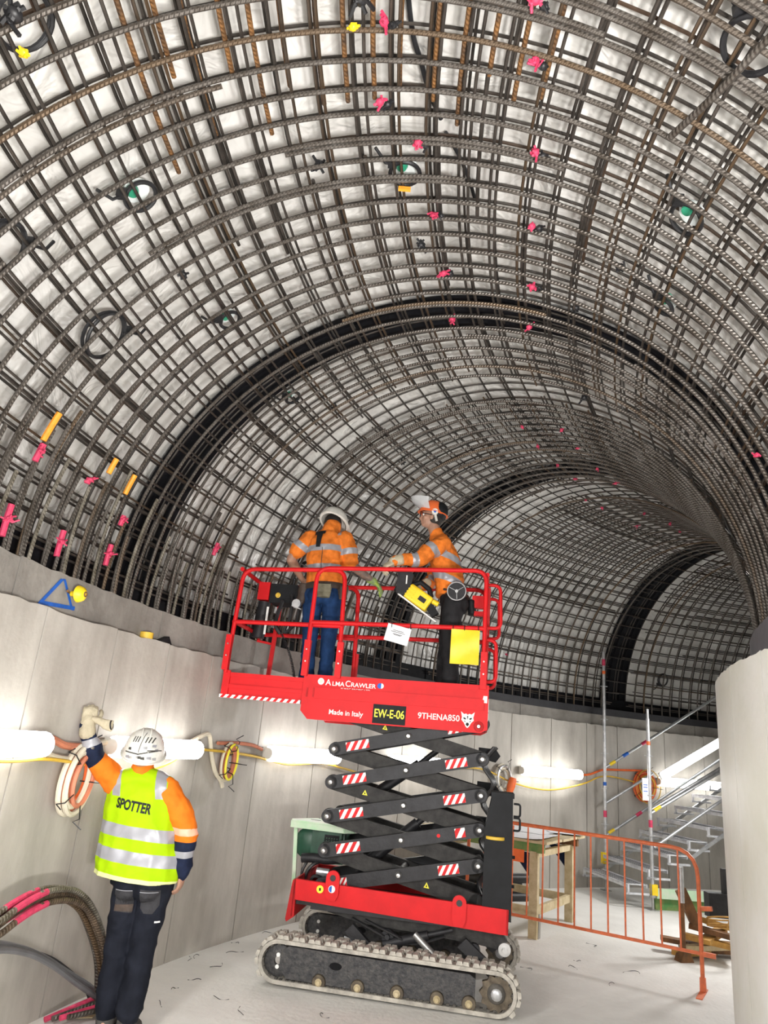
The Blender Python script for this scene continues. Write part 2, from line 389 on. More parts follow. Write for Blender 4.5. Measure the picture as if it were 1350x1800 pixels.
# ---------------------------------------------------------------- batten lights on the wall and their light
def tangent(th): a = radians(th); return Vector((sin(a), -cos(a), 0))      # direction of falling angle
def radial(th): a = radians(th); return Vector((cos(a), sin(a), 0))
def batten(a, b, z, label, r=R_OUT, inn=-1, za=None, group='batten lights along the curved wall'):
    pa = P(a, r+inn*.055, z); pb = P(b, r+inn*.055, za or z); mid = (pa+pb)/2; d = (pb-pa); L = d.length; d.normalize()
    t = thing('batten_light', label, 'light', mid, 0, group)
    n = Vector((0, 0, 1)).cross(d).normalized(); nn = radial((a+b)/2)*inn
    if n.dot(nn) < 0: n = -n
    up = Vector((0, 0, 1))
    bd = MB().bar(-d*(L/2-.01), d*(L/2-.01), .05, .11, up=up); obj('housing', bd, M_WPVC, t)
    df = MB().tube([-d*(L/2-.02)+n*.05, d*(L/2-.02)+n*.05], .07, 14); df.v = [tuple(v) for v in df.v]; obj('diffuser', df, M_LAMP, t)
    for s in (-1, 1): obj('end_cap', MB().cyl(d*s*(L/2-.03)+n*.05, d*s*(L/2+.008)+n*.05, .050, 14), M_WPVC, t)
    return t
BL = [(171.6, 168.4, 'batten light at the far left edge, left of the large cable coil'), (164.6, 158.6, 'batten light behind the helmet of the spotter'),
      (152.6, 146.0, 'batten light between the small orange coil and the scissor arms'), (140.6, 135.0, 'batten light seen through the gap in the scissor arms'),
      (125.6, 118.9, 'batten light over the work table, left of the tall standard'), (110.0, 103.2, 'batten light on the wall behind the stair treads')]
for a, b_, l in BL: batten(a, b_, 1.54, l)
for k, a in enumerate((187, 196, 205, 214)): batten(a, a-6, 1.54, 'added unseen batten light on the wall behind the photographer, '+('nearest', 'second', 'third', 'farthest')[k])  # row carried on out of view, added to light the near vault
for k, a in enumerate((216, 204)): batten(a, a-9.5, 1.75, 'added unseen batten light on the inner wall behind the photographer, '+('farther', 'nearer')[k], r=R_IN, inn=1, group='added batten lights on the inner wall')  # out of view, added for more light from behind the camera
batten(132, 122, 1.8, 'added unseen batten light on the inner wall beyond the stair', r=R_IN, inn=1, group='added batten lights on the inner wall')  # hidden by the pier, added to light the far floor

# ---------------------------------------------------------------- cables and coils on the wall
def wallpts(L, r=10.33): return [P(a, r if len(q) < 1 else q[0], z) for a, z, *q in L]
def smooth(pts, n=6):
    pts = [Vector(p) for p in pts]; out = []
    for i in range(len(pts)-1):
        p0 = pts[max(i-1, 0)]; p1 = pts[i]; p2 = pts[i+1]; p3 = pts[min(i+2, len(pts)-1)]
        for k in range(n):
            t = k/n; out.append(.5*((2*p1)+(p2-p0)*t+(2*p0-5*p1+4*p2-p3)*t*t+(-p0+3*p1-3*p2+p3)*t**3))
    return out+[pts[-1]]
yc = [(173, 1.47), (169.9, 1.45), (168.3, 1.46), (167.1, 1.45), (165.4, 1.42), (163, 1.37), (160.7, 1.42), (158.8, 1.53), (157, 1.54), (153.7, 1.51), (150.5, 1.45), (147.3, 1.475), (145, 1.43), (142, 1.38), (136, 1.46), (130.3, 1.52), (126.3, 1.36), (122.4, 1.30), (118.6, 1.41), (116, 1.55), (112.5, 1.5), (110, 1.45)]
tag(obj('power_cable', MB().tube(smooth([P(a, 10.29, z) for a, z in yc]), .011, 6), M_YCAB), 'long yellow power cable looping along the wall under the batten lights', 'cable')
tag(obj('conduit', MB().tube(smooth([P(a, 10.32, z) for a, z in [(168.6, 1.57), (167.7, 1.57), (166.9, 1.535), (165.9, 1.53)]]), .022, 8), M_TERRA), 'short orange conduit running from the far left light to the large coil', 'conduit')
tag(obj('conduit', MB().tube(smooth([P(a, 10.32, z) for a, z in [(156.6, 1.6), (154.8, 1.61), (153.6, 1.6), (152.8, 1.57)]]), .016, 8), M_TERRA), 'short orange conduit running from the small coil towards the third light', 'conduit')
tag(obj('conduit', MB().tube(smooth([P(a, 10.32, z) for a, z in [(118.9, 1.53), (117.5, 1.56), (116, 1.64), (114, 1.66), (111.6, 1.68)]]), .016, 8), M_ORG), 'thin orange conduit rising from the light to the scaffold standard', 'conduit')
tag(obj('conduit', MB().tube(smooth([P(a, 10.31, z) for a, z in [(158.8, 1.60), (158.2, 1.64), (157.5, 1.66), (157.1, 1.52), (156.6, 1.38), (156.0, 1.30), (155.8, 1.25)]]), .018, 8), M_CREAM), 'white conduit bending down from the light behind the spotter', 'conduit')
tag(obj('conduit', MB().tube(smooth([P(a, 10.31, z) for a, z in [(168.0, 1.5), (167.4, 1.47), (166.4, 1.46), (165.7, 1.52), (164.9, 1.56), (164.6, 1.56)]]), .018, 8), M_CREAM), 'white conduit sagging between the far left light and the large coil', 'conduit')
def coil(th, z, rx, rz, label, specs, tilt=0.):
    t = thing('cable_coil', label, 'coil', P(th, 10.30, z)); u = tangent(th); n = radial(th); w = Vector((0, 0, 1))
    for i, (m, s, r, off, dx) in enumerate(specs):
        pts = []
        for k in range(28):
            a = 2*pi*k/28; x = cos(a)*rx*s+dx; y = sin(a)*rz*s
            pts.append(u*(x*cos(tilt)-y*sin(tilt))+w*(x*sin(tilt)+y*cos(tilt))-n*off)
        obj('loop', MB().tube(pts, r, 6, closed=True), m, t)
    for k in range(5):
        a = 1.2+1.25*k; c0 = u*(cos(a)*rx*.9)+w*(sin(a)*rz*.9)-n*.02; d = u*cos(a)+w*sin(a)
        obj('cable_tie', MB().tube([c0-d*.05+n*.02, c0-d*.03-n*.045, c0+d*.05-n*.045, c0+d*.07+n*.0, c0+d*.11-n*.06], .004, 5), M_BLACK, t)
    obj('fixing_hook', MB().cyl(w*rz*.95+n*.07, w*rz*.95-n*.09, .008), M_ZINC, t)
    return t
coil(166.15, 1.34, .125, .20, 'large coil of white and orange conduit hanging left of the spotter', [(M_CREAM, 1, .017, .0, 0), (M_TERRA, .86, .017, .012, .01), (M_CREAM, .98, .017, .035, .012), (M_CREAM, .78, .016, .04, -.02), (M_ORG, .62, .02, .02, .01), (M_TERRA, .72, .017, .05, .02)], -.18)
coil(155.75, 1.455, .082, .145, 'small orange and yellow coil on the wall right of the spotter', [(M_TERRA, 1, .017, 0, 0), (M_TERRA, .88, .016, .03, .004), (M_YELG, .98, .010, .05, -.012), (M_CREAM, 1.05, .013, .01, -.012), (M_TERRA, .74, .015, .02, .006)], -.1)
coil(127.6, 1.41, .15, .19, 'coil of grey cable with orange plug, right of the scissor arms', [(M_CREAM, 1, .013, 0, 0), (M_CREAM, .86, .013, .03, .01), (M_GALV, .9, .012, .05, -.02), (M_CREAM, .7, .013, .02, 0)], .1)
tag(obj('power_plug', MB().lathe([(0, -.11), (.04, -.11), (.055, -.02), (.055, .06), (.04, .1), (0, .1)], P(127.2, 10.2, 1.34), (.25, 0, 1), 12), M_ORG), 'orange industrial plug hanging in the grey cable coil', 'plug')
coil(111.5, 1.45, .215, .225, 'big round orange hose coil on the wall behind the scaffold', [(M_ORG, 1, .015, 0, 0), (M_ORG, .93, .015, .03, 0), (M_ORG, .85, .015, 0, .01), (M_ORG, .77, .015, .03, 0), (M_YCAB, .7, .013, .04, .02), (M_ORG, .62, .015, .01, 0), (M_YCAB, 1.12, .007, .04, .05)], 0)
# strip light fixed along the stair's handrail is built with the stair

# ---------------------------------------------------------------- blue triangle and cap on the kerb
def on_kick(a, z, r=10.446): return P(a, r, z)
b = MB()
def stroke(b, A, B_, w):
    pts = [(A[0]+(B_[0]-A[0])*k/6, A[1]+(B_[1]-A[1])*k/6) for k in range(7)]
    for p, q in zip(pts[:-1], pts[1:]):
        v = [on_kick(p[0], p[1]-w/2), on_kick(p[0], p[1]+w/2), on_kick(q[0], q[1]+w/2), on_kick(q[0], q[1]-w/2)]
        dv = -radial(p[0])*.003; b.add(v+[x+dv for x in v], [(0, 1, 2, 3), (4, 7, 6, 5), (0, 3, 7, 4), (1, 5, 6, 2), (0, 4, 5, 1), (2, 6, 7, 3)])
def stroke2(b, A, B_, w):     # steep stroke widened along the wall
    K = 6; da = w/10.4*57.3/2
    for k in range(K):
        p = (A[0]+(B_[0]-A[0])*k/K, A[1]+(B_[1]-A[1])*k/K); q = (A[0]+(B_[0]-A[0])*(k+1)/K, A[1]+(B_[1]-A[1])*(k+1)/K)
        v = [on_kick(p[0]-da, p[1]), on_kick(p[0]+da, p[1]), on_kick(q[0]+da, q[1]), on_kick(q[0]-da, q[1])]
        dv = -radial(p[0])*.003; b.add(v+[x+dv for x in v], [(0, 1, 2, 3), (4, 7, 6, 5), (0, 3, 7, 4), (1, 5, 6, 2), (0, 4, 5, 1), (2, 6, 7, 3)])
stroke2(b, (168.95, 2.325), (168.05, 2.515), .03); stroke2(b, (167.95, 2.52), (167.15, 2.35), .022); stroke(b, (168.95, 2.335), (167.05, 2.365), .024)
tag(obj('paint_mark', b, M_BLUE, smooth=False), 'blue spray painted triangle on the concrete kerb above the spotter', 'paint mark')
cp = thing('mushroom_cap', 'yellow mushroom rebar cap beside the blue triangle', 'rebar cap', P(167.35, 10.45, 2.45))
n = -radial(167.35)
obj('dome', MB().lathe([(0, .10), (.02, .10), (.045, .08), (.055, .05), (.05, .045), (.018, .04), (.018, 0)], (0, 0, 0), n, 18), M_YEL, cp)
obj('hole', MB().ring(n*.1, n, .014, .005, 14), M_WOODB, cp)
obj('stub_bar', MB().cyl(n*.0-tangent(167)*.03, n*.03-tangent(167)*.085, .008), M_RUST, cp)
t = thing('tape_roll', 'small yellow tape roll lying on the wall ledge', 'tape', P(162.5, 10.42, 2.30))
obj('roll', MB().lathe([(.03, 0), (.05, 0), (.05, .05), (.03, .05)], (0, 0, 0), (0, 0, 1), 16, close=True), M_YCAB, t)
t = tag(obj('timber_wedge', MB().prism([(0, 0), (.22, 0), (.16, .07)], P(161.9, 10.40, 2.295), tangent(161.9), (0, 0, 1), radial(161.9)*.05), M_BLK, smooth=False), 'dark wedge lying on the wall ledge near the lift', 'wedge')

# ---------------------------------------------------------------- marks and fittings in the reinforcement
def tie(th, ph, rho, m, label, n=5, size=.03, group='pink painted ties on the hoops'):
    rs = random.Random(int(th*97+ph*31)); c0 = V(th, ph, rho); b = MB()
    for k in range(n):
        d = Vector((rs.uniform(-1, 1), rs.uniform(-1, 1), rs.uniform(-1, 1))).normalized()*size*rs.uniform(.8, 1.5); e = Vector((rs.uniform(-1, 1), rs.uniform(-1, 1), rs.uniform(-1, 1)))*size*.5
        b.tube([c0-d+e, c0+e*1.3, c0+d*.8-e], size*.22, 5)
    b.sphere(c0, (size*.75, size*.75, size*.6), 8, 6)
    return tag(obj('wire_tie', b, m), label, 'tie', group)
PK = [(179.6, 86.6), (176.8, 86.0), (179.1, 105.2), (175.1, 91.1), (175.5, 107.7), (171.4, 93.1), (171.6, 108.9), (167.6, 93.6), (167.4, 109.6), (163.8, 93.2), (163.8, 108.6), (181.0, 103.6)]
PKL = ['at the very top, beside the yellow clip', 'second from the top on the left row over the lift', 'uppermost full one on the right row', 'third from the top on the left row', 'second from the top on the right row',
       'on the left row level with the green cap', 'third from top, right row', 'left row, just above first black bar', 'right row, just above first black bar', 'on the left row over the first black bar', 'on the right row over the first black bar', 'cut by the top edge on the right row']
for (a, p), l in zip(PK, PKL):
    tie(a, p, 2.135, M_PINK, 'pink painted tie '+l)
    if a > 165: tie(a-.25, p+1.0, 2.16, M_BLACK, 'black wire twist by the pink tie '+l.replace('the ', ''), 4, .028, 'black wire twists behind pink ties')
for a, p in [(150.6, 97.7), (150.6, 108.2), (147.2, 97.7), (147.5, 109.3), (143.4, 98.1), (143.3, 109.9), (140.2, 98.5), (140, 111), (126.6, 92.4), (135.0, 92.3), (132.6, 93), (123.7, 102.2), (130.5, 104), (127, 106), (129.2, 15.2), (127.1, 14.4), (150.8, 21), (148.4, 24), (147.1, 21), (167.6, 157.4), (133, 150), (130, 152), (137.5, 151)]:
    tie(a, p, 2.135, M_PINK, 'small pink painted tie in the steel beyond the first black bar', 3, .022, 'small pink ties in the distance')
# pink and orange painted stretches on the starter bars at the left
for k, (a, p, m, l, dp) in enumerate([(171.2, 14.4, M_PINK, 'pink painted tie on the upper left starter bars', 3), (168.4, 15.0, M_PINK, 'pink painted tie, second from the left above the triangle', 1), (171.4, 2.8, M_PINK, 'pink stretch low on a starter bar at the left edge', 5), (168.6, 3.2, M_PINK, 'pink stretch on a starter bar right above the blue triangle', 4.5),
        (165.8, 5.0, M_PINK, 'pink stretch on a starter bar right of the yellow cap', 4), (165.7, 12.0, M_PINK, 'pink tie on a starter bar, above the pink stretch right of the cap', 2), (158.9, 16.0, M_PINK, 'pink stretch on a bar left of the lift basket', 3), (171.3, 18.8, M_ORANGEP, 'orange painted bar end at the left, uppermost', 5), (167.6, 19.6, M_ORANGEP, 'orange painted bar end, middle of three at left', 3), (166.2, 18.6, M_ORANGEP, 'orange painted bar end nearest the first black bar at left', 4)]):
    b = MB().tube([V(a, p-dp/2+dp*i/6, 2.132) for i in range(7)], .0185, 8)
    tag(obj('painted_bar_end' if m is M_ORANGEP else 'painted_stretch', b, m), l, 'paint mark', 'paint on the starter bars')
    if m is M_PINK: tie(a, p+.3, 2.12, M_PINK, 'pink painted tie on the bar '+['at the upper left', 'between two starter bars', 'at the left edge', 'above the blue triangle', 'right of the yellow cap', 'above that one', 'left of the basket'][k], 4, .028)
# starter bars rising from the kerb
sb = thing('starter_bars', 'row of pale steel starter bars rising from the concrete kerb at left', 'starter bars')
rs = random.Random(11)
for k in range(46):
    a = 173.6-.62*k+rs.uniform(-.15, .15); e = rs.uniform(9, 21); sl = rs.uniform(-.25, .25)
    obj('starter_bar', MB().tube([V(a+sl*i/8, -1.3+(e+1.3)*i/8, 2.134) for i in range(9)], .0125, 7), M_BARP if k % 3 == 0 else M_BAR, sb)
# rings of black hose round grout caps
RG = [(175.2, 51.1, .085, 1, 'black hose ring round a green grout cap, upper left'), (171.5, 35.4, .15, 0, 'largest black hose ring, middle left'), (181.2, 47.5, .12, 0, 'black hose ring in the top left corner'),
      (175.0, 129.5, .085, 1, 'black hose ring round a green cap, upper right'), (182.1, 126.5, .115, 0, 'thick black hose ring in the top right corner'), (173.1, 88.8, .085, 1, 'black hose ring with green cap and orange tag at the crown'),
      (168.0, 53.5, .07, 1, 'small black ring with green cap, left of the crown over the basket'), (169.5, 131.5, .06, 1, 'small green cap ring, right below the upper right one'), (161.1, 54.1, .06, 1, 'small green cap ring just beyond the first black bar'),
      (176.6, 32.7, .12, 0, 'black hose ring cut by the left edge'), (108.3, 14.8, .10, 0, 'black hose ring low on the steel above the stair'), (150.5, 21, .09, 0, 'black hose ring in the steel left of the workers')]
for a, p, R_, g, l in RG:
    ax = (V(a, p, 1)-V(a, p, 2)).normalized(); t = thing('hose_ring', l, 'hose ring', V(a, p, 2.21), 0, 'rings of black hose in the vault')
    obj('hose', MB().ring((0, 0, 0), ax, R_, .012 if g else .011, 26, 7), M_BLACK, t)
    if not g: obj('hose', MB().ring(ax*.012, ax+Vector((.15, .1, .05)), R_*.97, .011, 26, 7), M_BLACK, t)
    u = ax.orthogonal().normalized()
    obj('clamp', MB().box(u*(R_+.02), (.05, .035, .05)).tube([u*R_, u*(R_+.09)+Vector((.01, .03, -.02)), u*(R_+.16)], .009, 6), M_BLACK, t)
    if g:
        obj('film', MB().disc(-ax*.05, ax, R_*.85, .006), M_CLEAR, t)
        obj('cap', MB().lathe([(0, .02), (R_*.3, .02), (R_*.42, 0), (R_*.42, -.03), (0, -.03)], u*R_*.35-ax*.035, ax, 14), M_GLASSG, t)
t = tag(obj('orange_tag', MB().box(V(172.9, 88.8, 2.13), (.07, .02, .02)), M_ORANGEP), 'orange tag on the ring at the crown', 'tag')
# hanging black cable on the sheet
tag(obj('black_cable', MB().tube(smooth([V(a, p, 2.325) for a, p in [(182, 88.6), (180, 89), (178.3, 89.9), (177.3, 91.0), (176.1, 92.2), (175, 93.8)]]), .013, 6), M_BLACK), 'thick black cable against the sheet at the crown, upper piece', 'cable')
tag(obj('black_cable', MB().tube(smooth([V(a, p, 2.325) for a, p in [(174.4, 94.4), (173.4, 96.2), (172.3, 97.6), (171.0, 98.7)]]), .011, 6), M_BLACK), 'black cable against the sheet at the crown, lower piece', 'cable')
for pts, l in (([(183.6, 128.6), (182.6, 127.7), (180.8, 126.4), (178.5, 123.8)], 'steel strut slanting across the hoops at upper right'),):
    tag(obj('steel_strut', MB().tube([V(a, p, 2.12) for a, p in pts], .016, 8), M_BAR), l, 'strut')
for a, p, l in ((179.5, 82.9, 'yellow clip at the top of the crown, left of the pink tie'), (180.9, 45.7, 'yellow clip on the ring in the top left corner')):
    tie(a, p, 2.12, M_YEL, l, 5, .026, 'yellow clips'); tie(a+.7, p+.9, 2.15, M_BLACK, 'black clamp beside '+l.split(' at ')[0].split(' on ')[0]+(' at the crown' if p > 60 else ' in the corner'), 6, .045, 'black clamps')
for a, p in [(174.0, 76.4), (171.5, 50.9), (169.0, 90.0), (170.5, 123.2), (166, 117), (158.5, 60), (156, 117), (150, 62)]:
    tie(a, p, 2.2, M_BLACK, 'black spacer clip among the bars of the vault', 5, .035, 'black spacer clips')

# ================================================================= the scissor lift
LO = Vector((.39, 6.36, 0)); LA = radians(-9.1)
lift = thing('scissor_lift', 'red and black tracked scissor lift with raised basket holding two workers', 'lift', LO, LA)
LM = Matrix.Translation(LO) @ Matrix.Rotation(LA, 4, 'Z')
def LP(x, y, z): return LM @ Vector((x, y, z))
def rrect(path_r, pts):        # rounded path through corner points
    out = []; pts = [Vector(p) for p in pts]
    for i, p in enumerate(pts):
        if i in (0, len(pts)-1): out.append(p); continue
        a = (pts[i-1]-p).normalized(); c = (pts[i+1]-p).normalized()
        for k in range(6):
            t = k/5; out.append((p+a*path_r)*(1-t)**2+p*2*t*(1-t)+(p+c*path_r)*t*t)
    return out
def text(name, body, size, parent, M, m, extrude=.001, sx=1., align='CENTER', label=None, shear=0.):
    cu = bpy.data.curves.new(name, 'FONT'); cu.body = body; cu.size = size; cu.extrude = extrude; cu.align_x = align; cu.align_y = 'CENTER'
    cu.shear = shear; cu.offset = size*.012
    o = bpy.data.objects.new(name, cu); COL.objects.link(o)
    dg = bpy.context.evaluated_depsgraph_get(); me = bpy.data.meshes.new_from_object(o.evaluated_get(dg))
    bpy.data.objects.remove(o); bpy.data.curves.remove(cu)
    me.transform(M @ Matrix.Diagonal((sx, 1, 1, 1))); me.materials.clear(); me.materials.append(m)
    t = link(name, me, parent)
    if label: t['label'] = label
    return t
def face_y(x, y, z, tilt=0.):        # text frame facing -Y
    return Matrix.Translation((x, y, z)) @ Matrix.Rotation(tilt, 4, 'Y') @ Matrix.Rotation(pi/2, 4, 'X')
# --- tracks
M_ROLL = mat('worn_roller_steel', (.17, .14, .10), .5, .5, vscale=20, col2=(.07, .055, .04))
def track(side):
    yf = -.62 if side < 0 else .50; w = .20; y0, y1 = (yf, yf+w); cy = (y0+y1)/2; S = .93 if side < 0 else .93
    sh = 0 if side < 0 else .05; A, B_ = Vector((-.775+sh, 0, .165)), Vector((.785+sh, 0, .150)); r = .148
    def loop(rad, n=14, dz=0):
        pts = []
        for k in range(n+1): a = pi/2+pi*k/n; pts.append(Vector((A.x+rad*cos(a), 0, A.z+rad*sin(a))))
        for k in range(n+1): a = -pi/2+pi*k/n; pts.append(Vector((B_.x+rad*cos(a), 0, B_.z+rad*sin(a))))
        return pts
    def dense(pts, step=.02):
        out = []
        for i in range(len(pts)):
            p, q = pts[i], pts[(i+1) % len(pts)]; n = max(1, int(round((q-p).length/step)))
            for k in range(n): out.append(p+(q-p)*k/n)
        return out
    belt = dense(loop(r-.012), .04); N_ = len(belt); vs = []; fs = []
    for i in range(N_):
        t = (belt[(i+1) % N_]-belt[i-1]).normalized(); n = Vector((t.z, 0, -t.x))
        if n.dot(belt[i]-Vector((0, 0, .16))) < 0: n = -n
        for yy, off in ((y0, -.022), (y1, -.022), (y1, .004), (y0, .004)): vs.append(belt[i]+n*off+Vector((0, yy, 0)))
    fs = [(i*4+j, ((i+1) % N_)*4+j, ((i+1) % N_)*4+(j+1) % 4, i*4+(j+1) % 4) for i in range(N_) for j in range(4)]
    tr = obj('rubber_track', MB().add(vs, fs), M_TRK, lift, smooth=False)
    # tread lugs, each a block with a notch, alternating; shared mesh
    lug = MB().prism([(-.025, 0), (.025, 0), (.017, .026), (-.017, .026)], (0, -.048, 0), (1, 0, 0), (0, 0, 1), (0, .044, 0))
    lug.prism([(-.018, 0), (.032, 0), (.024, .024), (-.010, .024)], (0, .004, 0), (1, 0, 0), (0, 0, 1), (0, .044, 0))
    lm = lug.mesh('track_lug', M_TRK); P_ = dense(loop(r-.006), .0445/1.0); P2 = loop(r-.006, 40)
    # even spacing by arc length
    Pd = dense(P2, .004); Ltot = sum((Pd[(i+1) % len(Pd)]-Pd[i]).length for i in range(len(Pd))); nl = 68; k = 0; acc = 0.
    for i in range(len(Pd)):
        d = (Pd[(i+1) % len(Pd)]-Pd[i]).length
        if acc >= k*Ltot/nl and k < nl:
            p = Pd[i]; t = (Pd[(i+3) % len(Pd)]-Pd[i-3]).normalized(); n = Vector((-t.z, 0, t.x))
            if n.dot(p-Vector((0 if abs(p.x) < .78 else (A.x if p.x < 0 else B_.x), 0, .155))) < 0: n = -n
            if n.z > -.8:
                xx = Vector((0, 1, 0)).cross(n)
                for q in (0, 1):
                    o = link('track_lug', lm, tr)
                    M3 = Matrix((xx, Vector((0, 1, 0)), n)).transposed().to_4x4()
                    M3.translation = p+Vector((0, y0+(.052 if q == 0 else .150), 0))+t*(.012 if (k+q) % 2 else -.004); o.matrix_local = M3
            k += 1
        acc += d
    # inner guide teeth
    tb = MB()
    for i in range(34):
        tb.box((-.74+i*.046, y0+.03, .042), (.022, .035, .024))
    for s_, c_ in ((-1, A), (1, B_)):
        for a in range(7): aa = pi/2+pi*a/6 if s_ < 0 else -pi/2+pi*a/6; tb.box((c_.x+.113*cos(aa), y0+.03, c_.z+.113*sin(aa)), (.022, .035, .022), R=Matrix.Rotation(-aa+pi/2, 3, 'Y'))
    struct(obj('guide_teeth', tb, M_TRKI, lift, smooth=False), 'stuff')
    # frame plate
    fr = MB().prism([(-.70, .06), (-.76, .12), (-.76, .235), (-.70, .265), (.60, .245), (.64, .22), (.64, .05), (.60, .045)], (0, y0+.022, 0), (1, 0, 0), (0, 0, 1), (0, w-.05, 0))
    frame = obj('track_frame', fr, M_DIRT, lift, smooth=False)
    obj('slot', MB().prism([(-.03+.045*cos(a), .18+.024*sin(a)) for a in [2*pi*k/16 for k in range(16)]], (-.32, y0+.019, 0), (1, 0, 0), (0, 0, 1), (0, .01, 0)), M_BAND, frame)
    for x in (-.46, -.18, .10, .38, .60)[:5]:
        xx = x*1.0; rl = MB().lathe([(0, -.008), (.012, -.008), (.016, .0), (.046, .0), (.05, .012), (.05, .03), (0, .03)], (xx, y0+.004, .072), (0, 1, 0), 18)
        ro = obj('roller', rl, M_ROLL, lift); obj('hub_bolt', MB().lathe([(0, -.02), (.014, -.02), (.02, -.006), (.026, 0), (0, 0)], (xx, y0-.002, .072), (0, 1, 0), 10), M_WOOD, ro)
    sp = MB(); pr = []
    for k in range(22):
        a = 2*pi*k/22; rr_ = .118 if k % 2 else .098; pr.append((B_.x+rr_*cos(a), B_.z+rr_*sin(a)))
    sp.prism(pr, (0, y0+.02, 0), (1, 0, 0), (0, 0, 1), (0, .04, 0)); spr = obj('sprocket', sp, M_ROLL, lift)
    obj('sprocket_hub', MB().lathe([(0, -.02), (.03, -.022), (.05, -.012), (.062, .0), (.066, .022), (0, .022)], (B_.x, y0+.012, B_.z), (0, 1, 0), 20), M_TRKI, spr)
    obj('hub_cover', MB().lathe([(0, -.03), (.018, -.03), (.036, -.024), (.04, -.018), (0, -.018)], (B_.x, y0+.014, B_.z), (0, 1, 0), 14), M_GALV, spr)
    obj('idler_wheel', MB().lathe([(.03, -.004), (.09, -.004), (.104, .006), (.104, .03), (.03, .03)], (A.x, y0+.03, A.z), (0, 1, 0), 22), M_DIRT, lift)
    for dz in (-.035, .04): obj('idler_bolt', MB().disc((A.x-.0, y0+.02, A.z+dz), (0, 1, 0), .014, .012, 10), M_WHITE, lift)
track(-1); track(1)
# --- chassis between and above the tracks
b = MB(); b.bbox((-.3, -.2, .36), (.45, .25, .50)); b.prism([(-.50, .46), (-.45, .52), (.78, .52), (.86, .42), (.86, .35), (.66, .37), (.1, .40), (-.2, .41)], (0, -.32, 0), (1, 0, 0), (0, 0, 1), (0, .06, 0))
b.prism([(-.50, .46), (-.45, .52), (.78, .52), (.86, .42), (.86, .35), (.66, .37), (.1, .40), (-.2, .41)], (0, .26, 0), (1, 0, 0), (0, 0, 1), (0, .06, 0)); obj('undercarriage', b, M_ARMD, lift, smooth=False)
for x0, x1 in ((-.34, -.06), (.50, .80)):
    for y in (-.42, .38): obj('levelling_arm', MB().prism([(x0, .36), (x0+.06, .42), (x1+.03, .22), (x1-.03, .17)], (0, y, 0), (1, 0, 0), (0, 0, 1), (0, .05, 0)), M_ARM, lift, smooth=False)
for (x, z) in ((-.02, .36), (.62, .34), (.84, .37)): obj('pivot_pin', MB().disc((x, -.345, z), (0, 1, 0), .045, .05, 18).disc((x, -.385, z), (0, 1, 0), .018, .04, 10), M_ZINC if x > .8 else M_ARM, lift)
obj('levelling_cylinder', MB().cyl((-.05, -.36, .30), (.28, -.36, .40), .032, 14).cyl((.28, -.36, .40), (.46, -.36, .455), .017, 12), M_ARM, lift)
obj('levelling_cylinder', MB().cyl((.40, -.40, .23), (.18, -.38, .40), .026, 14).cyl((.40, -.40, .23), (.50, -.41, .15), .014, 12), M_ZINC, lift)
obj('foot_plate', MB().box((-.27, -.40, .245), (.18, .02, .13), R=Matrix.Rotation(.25, 3, 'Y') @ Matrix.Rotation(-.5, 3, 'X')), M_GALV, lift, smooth=False)
hz = MB()
for k in range(2):
    q = random.Random(k); hz.tube(smooth([(-.3+.1*k, -.33, .44), (-.1+.13*k, -.38-.01*k, .38), (.05+.12*k, -.36, .33), (.3+.1*k, -.34, .40)]), .011, 6)
obj('hydraulic_hoses', hz, M_BLACK, lift)
# red side beams, near and far, end plates
def beam(y, s):
    b = MB().prism([(-.745, .535), (-.75, .675), (.86, .640), (.86, .475), (.80, .475)], (0, y, 0), (1, 0, 0), (0, 0, 1), (0, .035*s, 0))
    o = obj('side_beam', b, M_RED, lift, smooth=False)
    return o
nb = beam(-.42, 1); beam(.42, -1)
def shackle_plate(x, z):
    pl = [(x+.052*cos(a), z+.065+.052*sin(a)) for a in [pi*k/10 for k in range(11)]]+[(x-.052, z-.05), (x-.03, z-.09), (x+.03, z-.09), (x+.052, z-.05)]
    o = obj('lifting_lug', MB().prism(pl, (0, -.445, 0), (1, 0, 0), (0, 0, 1), (0, .025, 0)), M_RED, lift)
    obj('hole', MB().disc((x, -.447, z+.065), (0, 1, 0), .022, .006, 16), M_BLACK, o); return o
l1 = shackle_plate(-.46, .65); l2 = shackle_plate(.50, .585)
obj('round_sticker', MB().disc((-.46, -.448, .64), (0, 1, 0), .026, .004, 18), M_WHITE, l1); 
b = MB().prism([(-.46+.022*cos(a), .64+.022*sin(a)) for a in [pi/2+pi*k/8 for k in range(9)]], (0, -.4515, 0), (1, 0, 0), (0, 0, 1), (0, .001, 0)); obj('blue_half', b, M_BLUE, l1)
st = obj('round_sticker', MB().disc((-.555, -.4215, .625), (0, 1, 0), .027, .004, 18), M_YELG, lift, label='round yellow sticker'); obj('arrow', MB().box((-.555, -.4245, .625), (.014, .001, .02)), M_BLK, st)
obj('end_plate', MB().prism([(-.42, .675), (-.36, .66), (.36, .66), (.42, .675), (.42, .5), (-.42, .42)], (-.75, 0, 0), (0, 1, 0), (0, 0, 1), (-.012, 0, 0)), M_REDD, lift, smooth=False)
b = MB().prism([(-.75, .675), (-.735, .42), (-.79, .38), (-.80, .40), (-.775, .665)], (0, -.42, 0), (1, 0, 0), (0, 0, 1), (0, .84, 0)); obj('bumper', b, M_REDD, lift, smooth=False)
obj('deck', MB().bbox((-.74, -.385, .50), (.85, .385, .535)), M_ARMD, lift, smooth=False)
obj('end_plate', MB().bbox((.845, -.42, .475), (.86, .42, .64)), M_RED, lift, smooth=False)
b = MB(); b.bbox((-.62, -.40, .48), (.70, -.33, .535)); obj('dark_sill', b, M_ARM, lift, smooth=False)
